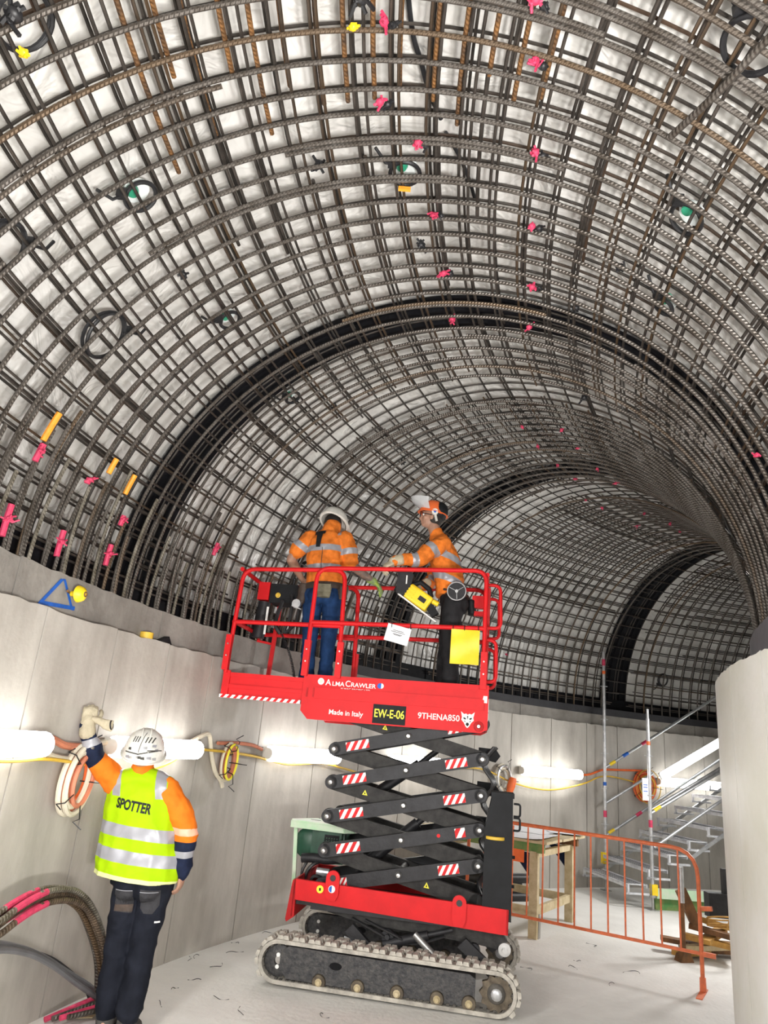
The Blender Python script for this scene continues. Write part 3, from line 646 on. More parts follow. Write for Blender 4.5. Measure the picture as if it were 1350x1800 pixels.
# control column on the right
cc = obj('control_column', MB().prism([(.665, .56), (.665, 1.17), (.715, 1.42), (.87, 1.42), (.88, .56)], (0, -.41, 0), (1, 0, 0), (0, 0, 1), (0, .26, 0)), M_BLK, lift, smooth=False)
obj('lid', MB().bbox((.705, -.42, 1.40), (.88, -.14, 1.435)), M_BLK, cc, smooth=False)
obj('sticker_strip', MB().lathe([(.0, 0), (.075, 0), (.078, .004), (.078, .018), (.075, .022), (0, .022)], (.745, -.375, 1.10), (0, 0, 1), 20), M_YCAB, cc, label='orange rimmed cup shelf')
obj('handle', MB().tube(rrect(.02, [(.88, -.33, 1.36), (.93, -.33, 1.36), (.93, -.33, 1.27), (.88, -.33, 1.27)]), .008, 6).tube(rrect(.02, [(.88, -.33, 1.26), (.93, -.33, 1.26), (.93, -.33, 1.17), (.88, -.33, 1.17)]), .008, 6), M_BLK, cc)
for z in (.78, .98): obj('latch', MB().disc((.89, -.3, z), (1, 0, 0), .012, .02, 8), M_BLK, cc)
# engine at the left end with pale green guard
eg = obj('engine', MB().bbox((-.76, .03, .74), (-.48, .38, 1.0)).bbox((-.70, -.01, .80), (-.50, .3, .98)), M_GRN, lift, smooth=False)
obj('engine_shroud', MB().lathe([(.0, 0), (.10, 0), (.125, .02), (.125, .10), (.11, .13), (0, .13)], (-.79, .06, .87), (0, 1, 0), 20), M_GRN, eg)
obj('grille', MB().bbox((-.64, -.022, .82), (-.52, -.01, .96)), M_BLK, eg, smooth=False)
b = MB()
for i in range(7):
    for j in range(6): b.disc((-.645+.022*i, -.024, .835+.02*j), (0, 1, 0), .006, .004, 6)
struct(obj('vent_holes', b, M_GRN, eg), 'stuff')
obj('exhaust', MB().tube(smooth([(-.80, -.08, .775), (-.70, -.08, .785), (-.58, -.06, .78), (-.47, 0, .80), (-.38, .1, .84)]), .036, 12), M_ARM, eg)
obj('hoses', MB().tube(smooth([(-.76, -.1, .56), (-.74, -.12, .68), (-.68, -.1, .75), (-.6, 0, .76)]), .014, 6).tube(smooth([(-.70, -.2, .56), (-.66, -.22, .67), (-.58, -.2, .66), (-.5, -.1, .6)]), .013, 6).tube(smooth([(-.78, 0, .54), (-.80, -.02, .66), (-.76, 0, .76)]), .012, 6), M_BLACK, eg)
obj('battery', MB().bbox((-.62, -.28, .535), (-.44, -.08, .66)).disc((-.60, -.15, .70), (1, 0, 0), .03, .1, 12), M_GALV, eg, smooth=False)
gd = MB().prism([(-.95, .05), (-.93, -.04), (-.47, -.10), (-.40, -.02), (-.42, .34), (-.72, .38)], (0, 0, 1.035), (1, 0, 0), (0, 1, 0), (0, 0, .014))
g = obj('engine_guard', gd, M_PGRN, lift, smooth=False)
obj('guard_lip', MB().bar((-.95, .045, 1.015), (-.93, -.04, 1.015), .012, .045).bar((-.93, -.045, 1.015), (-.47, -.105, 1.015), .012, .045).bar((-.47, -.105, 1.015), (-.40, -.02, 1.015), .012, .045), M_PGRN, g, smooth=False)
for k, (x, y) in enumerate(((-.76, .12), (-.6, .1), (-.72, .26), (-.56, .24))):
    obj('slot', MB().prism([(.055*cos(a), .02*sin(a)) for a in [2*pi*i/14 for i in range(14)]], (x, y, 1.0495), (.9, -.3, 0), (.3, .9, 0), (0, 0, .002)), M_BLACK, g)
obj('guard_post', MB().bar((-.90, 0, 1.03), (-.86, 0, .53), .018, .03).bar((-.86, -.01, .6), (-.80, -.15, .55), .012, .02), M_PGRN, g, smooth=False)
obj('guard_post', MB().bar((-.45, .3, 1.03), (-.45, .3, .53), .02, .03), M_PGRN, g, smooth=False)

# --- scissor stack
ZL = [.635, .880, 1.130, 1.385, 1.640]; ZT = [.895, 1.145, 1.395, 1.665, 1.935]
XL, XR = -.575, .625
def stripes(a, b_, t0, t1, y, par, h=.068, n=3, w0=.0):
    a = Vector(a); b_ = Vector(b_); d = (b_-a).normalized(); u = Vector((0, -1, 0)).cross(d)
    if u.z < 0: u = -u
    o = a+(b_-a)*t0; L = (b_-a).length*(t1-t0)
    pl = obj('warning_sticker', MB().prism([(0, -h/2), (L, -h/2), (L, h/2), (0, h/2)], o+Vector((0, y, 0)), d, u, (0, -.0012, 0)), M_WHITE, par, smooth=False, label='red and white striped sticker')
    s = MB()
    st_ = L/n
    for k in range(n+1):
        x0 = k*st_-.35*h-st_*.15; poly = [(x0, -h/2), (x0+st_*.5, -h/2), (x0+st_*.5+h*.7, h/2), (x0+h*.7, h/2)]
        # clip to [0, L]
        def clip(poly, lim, sg):
            out = []
            for i in range(len(poly)):
                p, q = poly[i], poly[(i+1) % len(poly)]; ip = sg*(p[0]-lim) <= 0; iq = sg*(q[0]-lim) <= 0
                if ip: out.append(p)
                if ip != iq: t = (lim-p[0])/(q[0]-p[0]); out.append((lim, p[1]+(q[1]-p[1])*t))
            return out
        poly = clip(clip(poly, L, 1), 0, -1) if poly else []
        if len(poly) > 2: s.prism(poly, o+Vector((0, y-.0012, 0)), d, u, (0, -.001, 0))
    obj('red_stripes', s, M_RED, par, smooth=False)
def arm(a, b_, y, w, h, m, lab=None):
    a = Vector(a); b_ = Vector(b_); d = (b_-a).normalized(); b = MB()
    b.bar(a+Vector((0, y, 0)), b_+Vector((0, y, 0)), w, h)
    for e in (a, b_): b.disc(e+Vector((0, y, 0)), (0, 1, 0), h*.5, w, 20)
    return obj('scissor_arm', b, m, lift, smooth=False)
for i in range(5):
    l = (XL, 0, ZL[i]); r_ = (XR, 0, ZT[i]); lt = (XL, 0, ZT[i]-.0 if i == 4 else ZL[i+1]); rb_ = (XR, 0, ZL[0] if i == 0 else ZT[i-1])
    o = arm(l, r_, -.30, .045, .100, M_ARM)
    stripes(l, r_, .08, .235 if i else .17, -.3235, o); 
    if i == 3 or i == 2 or i == 4: stripes(l, r_, .76, .90, -.3235, o)
    elif i == 0: stripes(l, r_, .75, .88, -.3235, o)
    else: stripes(l, r_, .845, .91, -.3235, o, n=1); obj('red_tag', MB().disc(Vector(l)*.26+Vector(r_)*.74+Vector((0, -.325, 0)), (0, 1, 0), .014, .002, 10), M_RED, o)
    for e, rr_ in ((l, .030), (r_, .030), ((.025, 0, (ZL[i]+ZT[i])/2+.004), .027)):
        obj('pin_cap', MB().lathe([(0, -.032), (.014, -.030), (rr_-.006, -.018), (rr_, -.004), (rr_, .0)], (e[0], -.323, e[2]), (0, 1, 0), 16), M_ZINC, o)
    arm(lt, rb_, -.235, .05, .115, M_ARMD)
    arm(l, r_, .30, .045, .092, M_ARM); arm(lt, rb_, .235, .05, .095, M_ARMD)
    z = (ZL[i]+ZT[i])/2
    obj('cross_tube', MB().cyl((XL, -.28, ZL[i]), (XL, .28, ZL[i]), .028, 12), M_ARM, lift); obj('cross_tube', MB().cyl((XR, -.28, ZT[i]), (XR, .28, ZT[i]), .028, 12), M_ARM, lift)
    obj('cross_tube', MB().cyl((.025, -.28, z), (.025, .28, z), .03, 12), M_ARM, lift)
    if i in (1, 2, 3): obj('stiffener_plate', MB().prism([(-.30, -.02), (.0, -.02), (.0, .02), (-.30, .02)], (.22, -.2, z-.09), (.97, 0, -.22), (0, 0, 1), (0, .4, 0)), M_ARMD, lift, smooth=False)
    if i in (0, 2, 3, 4): # small yellow warning triangles on the inner arms
        tx = {0: .22, 2: -.30, 3: .0, 4: -.18}[i] if i else .24
        p = Vector(lt)*(XR-tx)/(XR-XL)+Vector(rb_)*(tx-XL)/(XR-XL)
        s = obj('warning_triangle', MB().prism([(-.022, -.02), (.022, -.02), (0, .02)], (tx, -.2615, p.z), (1, 0, -.1), (0, 0, 1), (0, -.001, 0)), M_YELG, lift, smooth=False, label='small yellow warning triangle')
        obj('black_mark', MB().prism([(-.006, -.013), (.006, -.013), (0, .008)], (tx, -.2630, p.z), (1, 0, -.1), (0, 0, 1), (0, -.001, 0)), M_BLK, s)
obj('lift_cylinder', MB().cyl((-.35, -.02, .72), (.12, .02, 1.12), .045, 16).cyl((.12, .02, 1.12), (.38, .04, 1.36), .025, 14), M_ARM, lift)
obj('lift_cylinder', MB().cyl((-.30, .03, 1.28), (.10, .06, 1.58), .042, 16).cyl((.10, .06, 1.58), (.34, .06, 1.78), .024, 14), M_ARM, lift)
cb = MB()
for k in range(4):
    pts = [(.66, .18+.03*k, .62)]
    for j in range(8): pts.append((.63+.09*(j % 2)+.01*k, .18+.03*k, .72+.15*j))
    cb.tube(smooth(pts, 4), .012, 6)
obj('cable_chain', cb, M_BLACK, lift)
for zt in (1.71, 1.43, 1.15): obj('end_bracket', MB().prism([(-.09, -.05), (.06, -.06), (.10, 0), (.06, .05), (-.09, .04)], (.68, .25, zt), (1, 0, -.1), (0, 0, 1), (0, .09, 0)), M_BLK, lift, smooth=False)

# --- basket: fixed part and sliding extension
Y0, Y1 = -.38, .38
side = obj('platform_side', MB().prism([(-.885, 2.215), (-.885, 1.92), (-.82, 1.855), (.60, 1.86), (.655, 1.89), (.655, 2.235)], (0, Y0, 0), (1, 0, 0), (0, 0, 1), (0, .03, 0)), M_RED, lift, smooth=False)
obj('fold_ridge', MB().prism([(-.78, 2.115), (.60, 2.125), (.62, 2.115), (.62, 2.035), (-.78, 2.025)], (0, Y0-.012, 0), (1, 0, 0), (0, 0, 1), (0, .012, 0)), M_RED, side, smooth=False)
for x in (-.845, -.79): obj('side_slot', MB().box((x, Y0-.002, 2.07), (.014, .006, .075)), M_REDD, side, smooth=False)
obj('platform_side', MB().prism([(-.885, 2.215), (-.885, 1.92), (-.82, 1.855), (.60, 1.86), (.655, 1.89), (.655, 2.235)], (0, Y1-.03, 0), (1, 0, 0), (0, 0, 1), (0, .03, 0)), M_RED, lift, smooth=False)
obj('platform_floor', MB().bbox((-.88, Y0+.03, 2.10), (.655, Y1-.03, 2.13)), M_ARMD, lift, smooth=False)
obj('platform_end', MB().bbox((.64, Y0+.03, 1.89), (.655, Y1-.03, 2.235)), M_RED, lift, smooth=False)
for z, h in ((2.08, .10), (1.99, .06)): obj('reflector_plate', MB().box((.657, -.30, z), (.004, .06, h)), M_WHITE, lift, smooth=False)
ro = obj('end_roller', MB().lathe([(0, -.03), (.012, -.03), (.018, -.016), (.038, -.012), (.04, .0)], (.585, Y0-.0, 1.91), (0, 1, 0), 18), M_REDD, lift); obj('hub_bolt', MB().disc((.585, Y0-.033, 1.91), (0, 1, 0), .013, .006, 10), M_ZINC, ro)
ex = obj('extension_deck', MB().bbox((-1.58, Y0+.05, 2.10), (-.88, Y1-.05, 2.13)), M_ARMD, lift, smooth=False)
for y, s in ((Y0+.035, 1), (Y1-.035, -1)):
    e = obj('extension_side', MB().bbox((-1.58, min(y, y+.02*s), 2.0), (-.88, max(y, y+.02*s), 2.185)), M_RED, lift, smooth=False)
    obj('side_rib', MB().bbox((-1.54, min(y-.012*s, y), 2.15), (-.88, max(y-.012*s, y), 2.185)).bbox((-1.54, min(y-.012*s, y), 2.055), (-.88, max(y-.012*s, y), 2.085)).bbox((-1.60, min(y-.016*s, y), 1.985), (-1.54, max(y-.016*s, y), 2.2)), M_RED, e, smooth=False)
obj('extension_side', MB().bbox((-1.595, Y0+.05, 2.0), (-1.58, Y1-.05, 2.185)), M_RED, lift, smooth=False)
w_ = MB().bbox((-1.61, Y0+.018, 1.972), (-.90, Y0+.05, 2.0)); ws = obj('warning_edge', w_, M_WHITE, lift, smooth=False, label='red and white striped edge')
s_ = MB()
for k in range(12): x = -1.60+k*.058; s_.prism([(x, 1.9715), (x+.028, 1.9715), (x+.05, 2.0005), (x+.022, 2.0005)], (0, Y0+.0175, 0), (1, 0, 0), (0, 0, 1), (0, -.001, 0))
obj('red_stripes', s_, M_RED, ws, smooth=False)
# rails. fixed: near & far hoops; extension: near & far hoops + front
RT = .0195
def rail(name, pts, rad=.11, r_=RT, m=M_RED): return obj(name, MB().tube(rrect(rad, pts), r_, 10), m, lift)
zt, zm = 3.125, 2.655
for y, m in ((Y0, M_RED), (Y1, M_RED)):
    rail('guard_rail', [(-.885, y, 2.2), (-.875, y, zt+.01), (.60, y, zt+.065), (.605, y, 2.22)], m=m)
    rail('mid_rail', [(-.88, y, zm), (.60, y, zm+.04)], m=m)
    yi = y+.022*(1 if y < 0 else -1)
    rail('guard_rail', [(-1.585, yi, 2.18), (-1.555, yi, zt-.03), (-.63, yi, zt+.01), (-.60, yi, 2.2)], m=m)
    rail('mid_rail', [(-1.575, yi, zm-.035), (-.61, yi, zm-.015)], m=m)
    for x in (-1.585, -.885, -.60, .605):
        obj('post_socket', MB().bbox((x-.026, y-.024, 2.2), (x+.026, y+.024, 2.50)), m, lift, smooth=False)
        for dz in (2.42, 2.32): obj('bolt', MB().disc((x, y-.026, dz), (0, 1, 0), .007, .012, 8), M_ZINC, lift)
for z in (zt-.03, zm-.035): rail('end_rail', [(-1.575, Y0+.02, z), (-1.575, Y1-.02, z)])
for z in (zt+.03, zm+.04): rail('end_rail', [(.605, Y0, z), (.605, Y1, z)])
for y in (-.30, .28):     # rounded gate hoops at the right end
    rail('gate_hoop', [(.61, y, zt-.04), (.72, y, zt-.04), (.735, y, zm+.06), (.61, y, zm+.06)], .06, .015)
    rail('gate_hoop', [(.61, y, zm-.04), (.70, y, zm-.04), (.71, y, 2.27), (.61, y, 2.27)], .06, .015)
obj('gate_post', MB().bbox((.60, -.12, 2.2), (.64, -.07, 3.1)).bbox((.60, .12, 2.2), (.64, .17, 3.1)), M_REDD, lift, smooth=False)
obj('gate_plate', MB().bbox((.48, -.05, 2.93), (.59, .02, 3.04)).bbox((.5, -.05, 2.86), (.6, .0, 2.90)), M_RED, lift, smooth=False)
# control station on the extension
cs = obj('control_box', MB().bbox((-1.44, .12, 2.90), (-1.18, .36, 3.08)), M_BLK, lift, smooth=False)
obj('emergency_button', MB().lathe([(0, -.012), (.014, -.012), (.017, 0), (.025, .002), (.025, .01)], (-1.36, .118, 2.97), (0, 1, 0), 16), M_YCAB, cs)
obj('joystick', MB().cyl((-1.25, .22, 3.08), (-1.24, .20, 3.14), .012, 10).sphere((-1.24, .2, 3.15), .018), M_BLACK, cs)
obj('red_housing', MB().bbox((-1.56, .12, 2.92), (-1.45, .34, 3.09)), M_RED, lift, smooth=False)
obj('document_tube', MB().cyl((-1.51, .15, 2.56), (-1.49, .15, 2.90), .06, 16), M_ARM, lift)
obj('label_strip', MB().box((-1.435, .10, 2.72), (.02, .004, .26)), M_WHITE, lift, smooth=False)
obj('inner_post', MB().bar((-1.42, .34, 2.14), (-1.39, .34, 3.0), .035, .035).bar((-1.56, .3, 2.55), (-1.42, .3, 2.53), .02, .02), M_RED, lift, smooth=False)
obj('harness_straps', MB().tube(smooth([(-1.22, .1, 2.98), (-1.20, .08, 2.8), (-1.24, .08, 2.62), (-1.14, .08, 2.72), (-1.13, .1, 2.95)]), .016, 6).tube(smooth([(-1.3, .1, 2.92), (-1.33, .06, 2.7), (-1.27, .06, 2.6)]), .02, 6), M_BLACK, lift)
pts = []
for k in range(150):
    t = k/149; a = t*2*pi*34; c = Vector((-1.27+.20*t+.03*sin(pi*t), .05, 2.62-.47*t)); pts.append(c+Vector((cos(a)*.013, sin(a)*.013, 0)))
obj('coiled_cord', MB().tube(pts, .0035, 4), M_BLACK, lift)
# lettering on the side
yf = Y0-.0005
TY = lambda x, z, t=0.: face_y(x, yf-.001, z, t)
bd = obj('round_badge', MB().disc((-.735, Y0-.001, 2.165), (0, 1, 0), .027, .004, 20), M_GALV, side); obj('badge_face', MB().disc((-.735, Y0-.0035, 2.165), (0, 1, 0), .017, .002, 16), M_PGRN, bd)
text('lettering', 'A', .068, side, TY(-.672, 2.160), M_WHITE, sx=1.0)
text('lettering', 'LMA', .050, side, TY(-.587, 2.153), M_WHITE, sx=1.08)
text('lettering', 'C', .068, side, TY(-.505, 2.160), M_WHITE, sx=.95)
text('lettering', 'RAWLER', .050, side, TY(-.375, 2.155), M_WHITE, sx=1.08)
text('lettering', 'ALMAC PACIFIC LTD', .020, side, TY(-.44, 2.118), M_WHITE, sx=1.35)
fl = obj('flag_badge', MB().disc((-.235, Y0-.001, 2.165), (0, 1, 0), .022, .003, 16), M_BLUE, side); obj('flag_half', MB().prism([(.022*cos(a), .022*sin(a)) for a in [-pi/2+pi*k/8 for k in range(9)]], (-.225, Y0-.003, 2.165), (1, 0, 0), (0, 0, 1), (0, -.001, 0)), M_WHITE, fl)
text('lettering', 'Made in Italy', .056, side, TY(-.50, 1.925, .0), M_WHITE)
pl = obj('number_plate', MB().bbox((-.275, Y0-.005, 1.868), (-.005, Y0, 2.018)), M_BLK, side, smooth=False, label='black plate with yellow fleet number')
text('lettering', 'EW-E-06', .092, pl, face_y(-.14, Y0-.006, 1.945), M_YELG, sx=.74)
text('lettering', '9THENA', .066, side, TY(.215, 1.955, .0), M_WHITE, sx=.98, extrude=.0015)
text('lettering', '850', .066, side, TY(.385, 1.957, .0), M_WHITE, sx=.95, extrude=.0015)
em = MB()
for poly in ([(-.055, .055), (-.03, .035), (-.012, .04), (0, .03), (.012, .04), (.03, .035), (.055, .055), (.045, .01), (.05, -.01), (.03, -.03), (.012, -.062), (0, -.07), (-.012, -.062), (-.03, -.03), (-.05, -.01), (-.045, .01)],):
    em.prism(poly, (.495, Y0-.0005, 1.962), (1, 0, 0), (0, 0, 1), (0, -.0015, 0))
e = obj('animal_head_emblem', em, M_WHITE, side, smooth=False)
em2 = MB()
for poly in ([(-.032, .012), (-.012, .002), (-.018, -.008), (-.034, .0)], [(.032, .012), (.012, .002), (.018, -.008), (.034, .0)], [(-.008, -.03), (.008, -.03), (.014, -.045), (0, -.058), (-.014, -.045)], [(-.028, -.012), (-.016, -.02), (-.02, -.03)], [(.028, -.012), (.016, -.02), (.02, -.03)], [(-.006, .022), (.006, .022), (0, -.01)]):
    em2.prism(poly, (.495, Y0-.0022, 1.962), (1, 0, 0), (0, 0, 1), (0, -.0012, 0))
obj('emblem_lines', em2, M_BLK, e, smooth=False)
obj('white_decal', MB().prism([(.57, 2.095), (.645, 2.095), (.645, 2.15), (.615, 2.15), (.61, 2.125), (.59, 2.12)], (0, Y0-.0005, 0), (1, 0, 0), (0, 0, 1), (0, -.001, 0)), M_WHITE, side, smooth=False)

# things hanging on the rails
def cloth_rect(w, h, n=8, sag=.01, seed=0):
    b = MB(); vs = []
    for i in range(n+1):
        for j in range(n+1):
            u, v = i/n, j/n; vs.append((-w/2+w*u, sag*sin(u*7+seed)*v+sag*.6*sin(v*9+u*3), -h*v))
    N_ = len(vs); vs += [(x, y+.004, z) for x, y, z in vs]; k = n+1
    fs = [(i*k+j, (i+1)*k+j, (i+1)*k+j+1, i*k+j+1) for i in range(n) for j in range(n)]
    fs += [tuple(N_+q for q in reversed(f)) for f in fs[:n*n]]
    for i in range(n): fs += [(i*k, (i+1)*k, N_+(i+1)*k, N_+i*k), (i*k+n, N_+i*k+n, N_+(i+1)*k+n, (i+1)*k+n), (i, N_+i, N_+i+1, i+1), (n*k+i, n*k+i+1, N_+n*k+i+1, N_+n*k+i)]
    return b.add(vs, fs)
t = thing('document_pouch', 'bright yellow document pouch tied to the basket mid rail', 'pouch', LP(.445, Y0-.03, 2.672), LA)
obj('pouch', cloth_rect(.235, .285, 8, .009), M_YEL, t); 
for x in (-.105, -.01, .105): obj('cable_tie', MB().ring((x, .028, .012), (1, 0, 0), .030, .003, 12, 4), M_BLACK, t)
t = thing('notice_sheet', 'tilted white notice sheet hanging from the basket mid rail', 'notice', LP(-.105, Y0-.03, 2.665), LA)
o = obj('sheet', cloth_rect(.205, .145, 6, .004, 2), M_PAPER, t); 
lines = MB()
for k, (w, z) in enumerate(((.09, -.045), (.12, -.058), (.08, -.075), (.06, -.082))): lines.box((-.0, -.008, z), (w, .001, .0035))
ln = obj('print_lines', lines, M_ARM, o, smooth=False)
for ob in (o,): ob.rotation_euler = (0, radians(12), 0)
for x in (-.07, .09): obj('cable_tie', MB().ring((x, .026, .005), (1, 0, 0), .030, .003, 12, 4), M_BLACK, t)

# ================================================================= people
M_SKIN = mat('skin', (.40, .22, .15), .5, var=.12, vscale=20)
M_SKIND = mat('tattooed_skin', (.30, .19, .14), .55, vscale=30, col2=(.13, .10, .09))
M_HIVIS = mat('yellow_vest_cloth', spec=.15, col=(.36, .58, .002), rough=.7, var=.08, vscale=14)
M_TRIM = mat('pale_vest_trim', (.72, .75, .35), .6)
M_OSHIRT = mat('orange_cloth', spec=.15, col=(.80, .19, .015), rough=.75, var=.15, vscale=12)
M_ODARK = mat('orange_work_shirt', spec=.15, col=(.80, .21, .03), rough=.75, var=.3, vscale=10)
M_REFL = mat('reflective_tape', (.34, .345, .38), .38, .15)
M_OREFL = mat('orange_tinted_tape', (.90, .42, .28), .45)
M_NAVY = mat('navy_cloth', spec=.15, col=(.012, .018, .045), rough=.8, var=.3, vscale=12)
M_NAVY2 = mat('dark_navy_trousers', spec=.15, col=(.012, .014, .022), rough=.85, var=.35, vscale=9)
M_JEAN = mat('blue_denim', spec=.15, col=(.015, .045, .13), rough=.85, var=.3, vscale=10)
M_BTROU = mat('black_trousers', spec=.15, col=(.022, .022, .024), rough=.8, var=.35, vscale=10)
M_POCK = mat('charcoal_pocket', spec=.15, col=(.045, .045, .05), rough=.8, var=.3, vscale=18)
M_BOOT = mat('grey_suede_boot', spec=.15, col=(.09, .085, .08), rough=.85, var=.3, vscale=24)
M_BBOOT = mat('brown_boot', (.22, .12, .06), .8, var=.3)
M_HAIR = mat('dark_hair', (.02, .015, .012), .7, var=.3)
M_GLOVE = mat('cream_rigger_glove', (.50, .44, .32), .85, vscale=26, col2=(.42, .37, .26), bump=.3, bscale=60)
M_GGLOVE = mat('green_grip_glove', (.40, .58, .06), .7, vscale=20, col2=(.15, .2, .12))
M_HELM = mat('white_helmet_shell', (.80, .79, .74), .35, vscale=14, col2=(.62, .61, .56))
M_VISOR = mat('clear_visor', (.75, .78, .8), .12, alpha=.45)
M_LEATH = mat('dark_leather', (.06, .04, .03), .6, var=.4, vscale=14)
M_KHAKI = mat('olive_pouch', (.16, .15, .10), .75, var=.3, vscale=14)
M_BLUEC = mat('blue_undershirt', (.03, .09, .28), .8)
M_EYE = mat('eye_white', (.8, .8, .78), .3)

class Soft:                    # closed pieces fused into one continuous surface
    def __init__(s): s.b = MB()
    def limb(s, pts, r, ru=None, up=None, n=14):
        pts = [Vector(p) for p in pts]; r = list(r); ru = list(ru) if ru else r
        # densify for smooth tapers
        P2, R2, U2 = [], [], []
        sm = smooth(pts, 5)
        for i in range(len(sm)):
            t = i/5; k = min(int(t), len(pts)-2); f = t-k; f = f*f*(3-2*f)
            R2.append(r[k]+(r[k+1]-r[k])*f); U2.append(ru[k]+(ru[k+1]-ru[k])*f)
        s.b.tube(sm, R2, n, ru=U2, up=up); 
        for p, a, d in ((sm[0], R2[0], U2[0]), (sm[-1], R2[-1], U2[-1])):
            if abs(a-d) < .012: s.b.sphere(p, min(a, d)*.99, n, 8)
        return s
    def ball(s, c, r, R=None): s.b.sphere(c, r, 16, 12, R); return s
    def build(s, name, parent, mats, voxel=.011, sm=4, fold=0., fscale=9., cuts=(), pick=None, label=None, clip=()):
        me = s.b.mesh(name, mats[0]); o = link(name, me)
        m = o.modifiers.new('r', 'REMESH'); m.mode = 'VOXEL'; m.voxel_size = voxel; m.use_smooth_shade = True
        m2 = o.modifiers.new('s', 'SMOOTH'); m2.factor = .5; m2.iterations = sm
        dg = bpy.context.evaluated_depsgraph_get(); me2 = bpy.data.meshes.new_from_object(o.evaluated_get(dg))
        bpy.data.objects.remove(o); bpy.data.meshes.remove(me); me2.name = name
        if fold:
            me2.update(); N_ = [v.normal.copy() for v in me2.vertices]
            for v, n in zip(me2.vertices, N_):
                c = v.co; w = noise.noise(Vector((c.x*fscale*.7, c.y*fscale*.7, c.z*fscale)))+.5*noise.noise(Vector((c.x*fscale*2.3+5, c.y*fscale*2.3, c.z*fscale*2.1)))
                w = (1-abs(w)*2.2)*.6; v.co = c+n*w*fold
        me2.materials.clear()
        for mm in mats: me2.materials.append(mm)
        bm = bmesh.new(); bm.from_mesh(me2)
        for co, no in clip: 
            bmesh.ops.bisect_plane(bm, geom=bm.verts[:]+bm.edges[:]+bm.faces[:], plane_co=co, plane_no=no, clear_outer=True)
        for co, no in cuts: bmesh.ops.bisect_plane(bm, geom=bm.verts[:]+bm.edges[:]+bm.faces[:], plane_co=co, plane_no=no)
        for f in bm.faces:
            f.smooth = True
            if pick: f.material_index = pick(f.calc_center_median())
        bm.to_mesh(me2); bm.free()
        o = link(name, me2, parent)
        if label: o['label'] = label
        return o
def frame_of(f, up=(0, 0, 1)):
    f = Vector(f).normalized(); u = Vector(up); u = (u-f*u.dot(f)).normalized(); r_ = f.cross(u); return f, r_, u     # forward, person's right, up
def head_parts(S, c, f, r_, u, k=1.):
    R = Matrix((r_, f, u)).transposed(); c = Vector(c)
    S.ball(c+u*.02*k, (.074*k, .092*k, .092*k), R); S.ball(c-u*.035*k+f*.018*k, (.060*k, .070*k, .072*k), R); S.ball(c-u*.082*k+f*.052*k, (.030*k, .028*k, .022*k), R)
    S.limb([c+u*.008*k+f*.084*k, c-u*.014*k+f*.098*k, c-u*.030*k+f*.103*k], (.009*k, .012*k, .014*k), n=8); S.ball(c-u*.034*k+f*.094*k, (.019*k, .012*k, .010*k), R)
    S.ball(c-u*.056*k+f*.082*k, (.025*k, .012*k, .008*k), R); S.ball(c-u*.066*k+f*.080*k, (.022*k, .012*k, .008*k), R)
    S.limb([c+u*.030*k+f*.084*k-r_*.04*k, c+u*.033*k+f*.090*k, c+u*.030*k+f*.084*k+r_*.04*k], (.009*k,)*3, n=8)
    for s in (-1, 1): S.ball(c+r_*s*.075*k-f*.002*k-u*.01*k, (.010*k, .020*k, .031*k), R); S.ball(c+r_*s*.045*k+f*.062*k-u*.018*k, (.02*k, .018*k, .018*k), R)
def eyes(c, f, r_, u, par, k=1.):
    for s in (-1, 1):
        p = Vector(c)+r_*s*.031*k+f*.080*k+u*.008*k; e = obj('eye', MB().sphere(p, .0115*k, 10, 8), M_EYE, par); obj('iris', MB().sphere(p+f*.0065*k, .006*k, 8, 6), M_HAIR, e)
def hand_parts(S, w, d, n, th, curl=.5, k=1., spread=.0):
    """w wrist, d pointing direction, n palm normal (palm side), th thumb side direction"""
    w = Vector(w); d = Vector(d).normalized(); n = Vector(n); n = (n-d*n.dot(d)).normalized(); t = Vector(th); t = (t-d*t.dot(d)-n*t.dot(n)).normalized()
    R = Matrix((t, d, n)).transposed(); S.limb([w, w+d*.03*k], (.027*k, .03*k)); S.ball(w+d*.055*k, (.042*k, .055*k, .018*k), R)
    for i, (o, L) in enumerate(((.030, .078), (.010, .088), (-.010, .082), (-.029, .066))):
        p = w+d*(.092-.006*abs(i-1))*k+t*o*k; dd = d+t*o*spread*8; pts = [p-d*.03*k, p]; a = 0.
        for q, fr in enumerate((.44, .32, .24)):
            a += curl*(1.0 if q < 2 else .7); dq = (dd*cos(a)+n*sin(a)).normalized(); p = p+dq*L*fr*k; pts.append(p)
        S.limb(pts, (.0105*k, .0105*k, .0098*k, .009*k, .0082*k), n=8)
    p = w+d*.028*k+t*.030*k; a = (t*.75+d*.7+n*.25).normalized(); S.limb([p, p+a*.038*k, p+a*.038*k+(d*.8+n*.5*curl+t*.2).normalized()*.03*k, p+a*.038*k+(d*.8+n*.9*curl+t*.1).normalized()*.055*k], (.016*k, .0135*k, .012*k, .010*k), n=8)
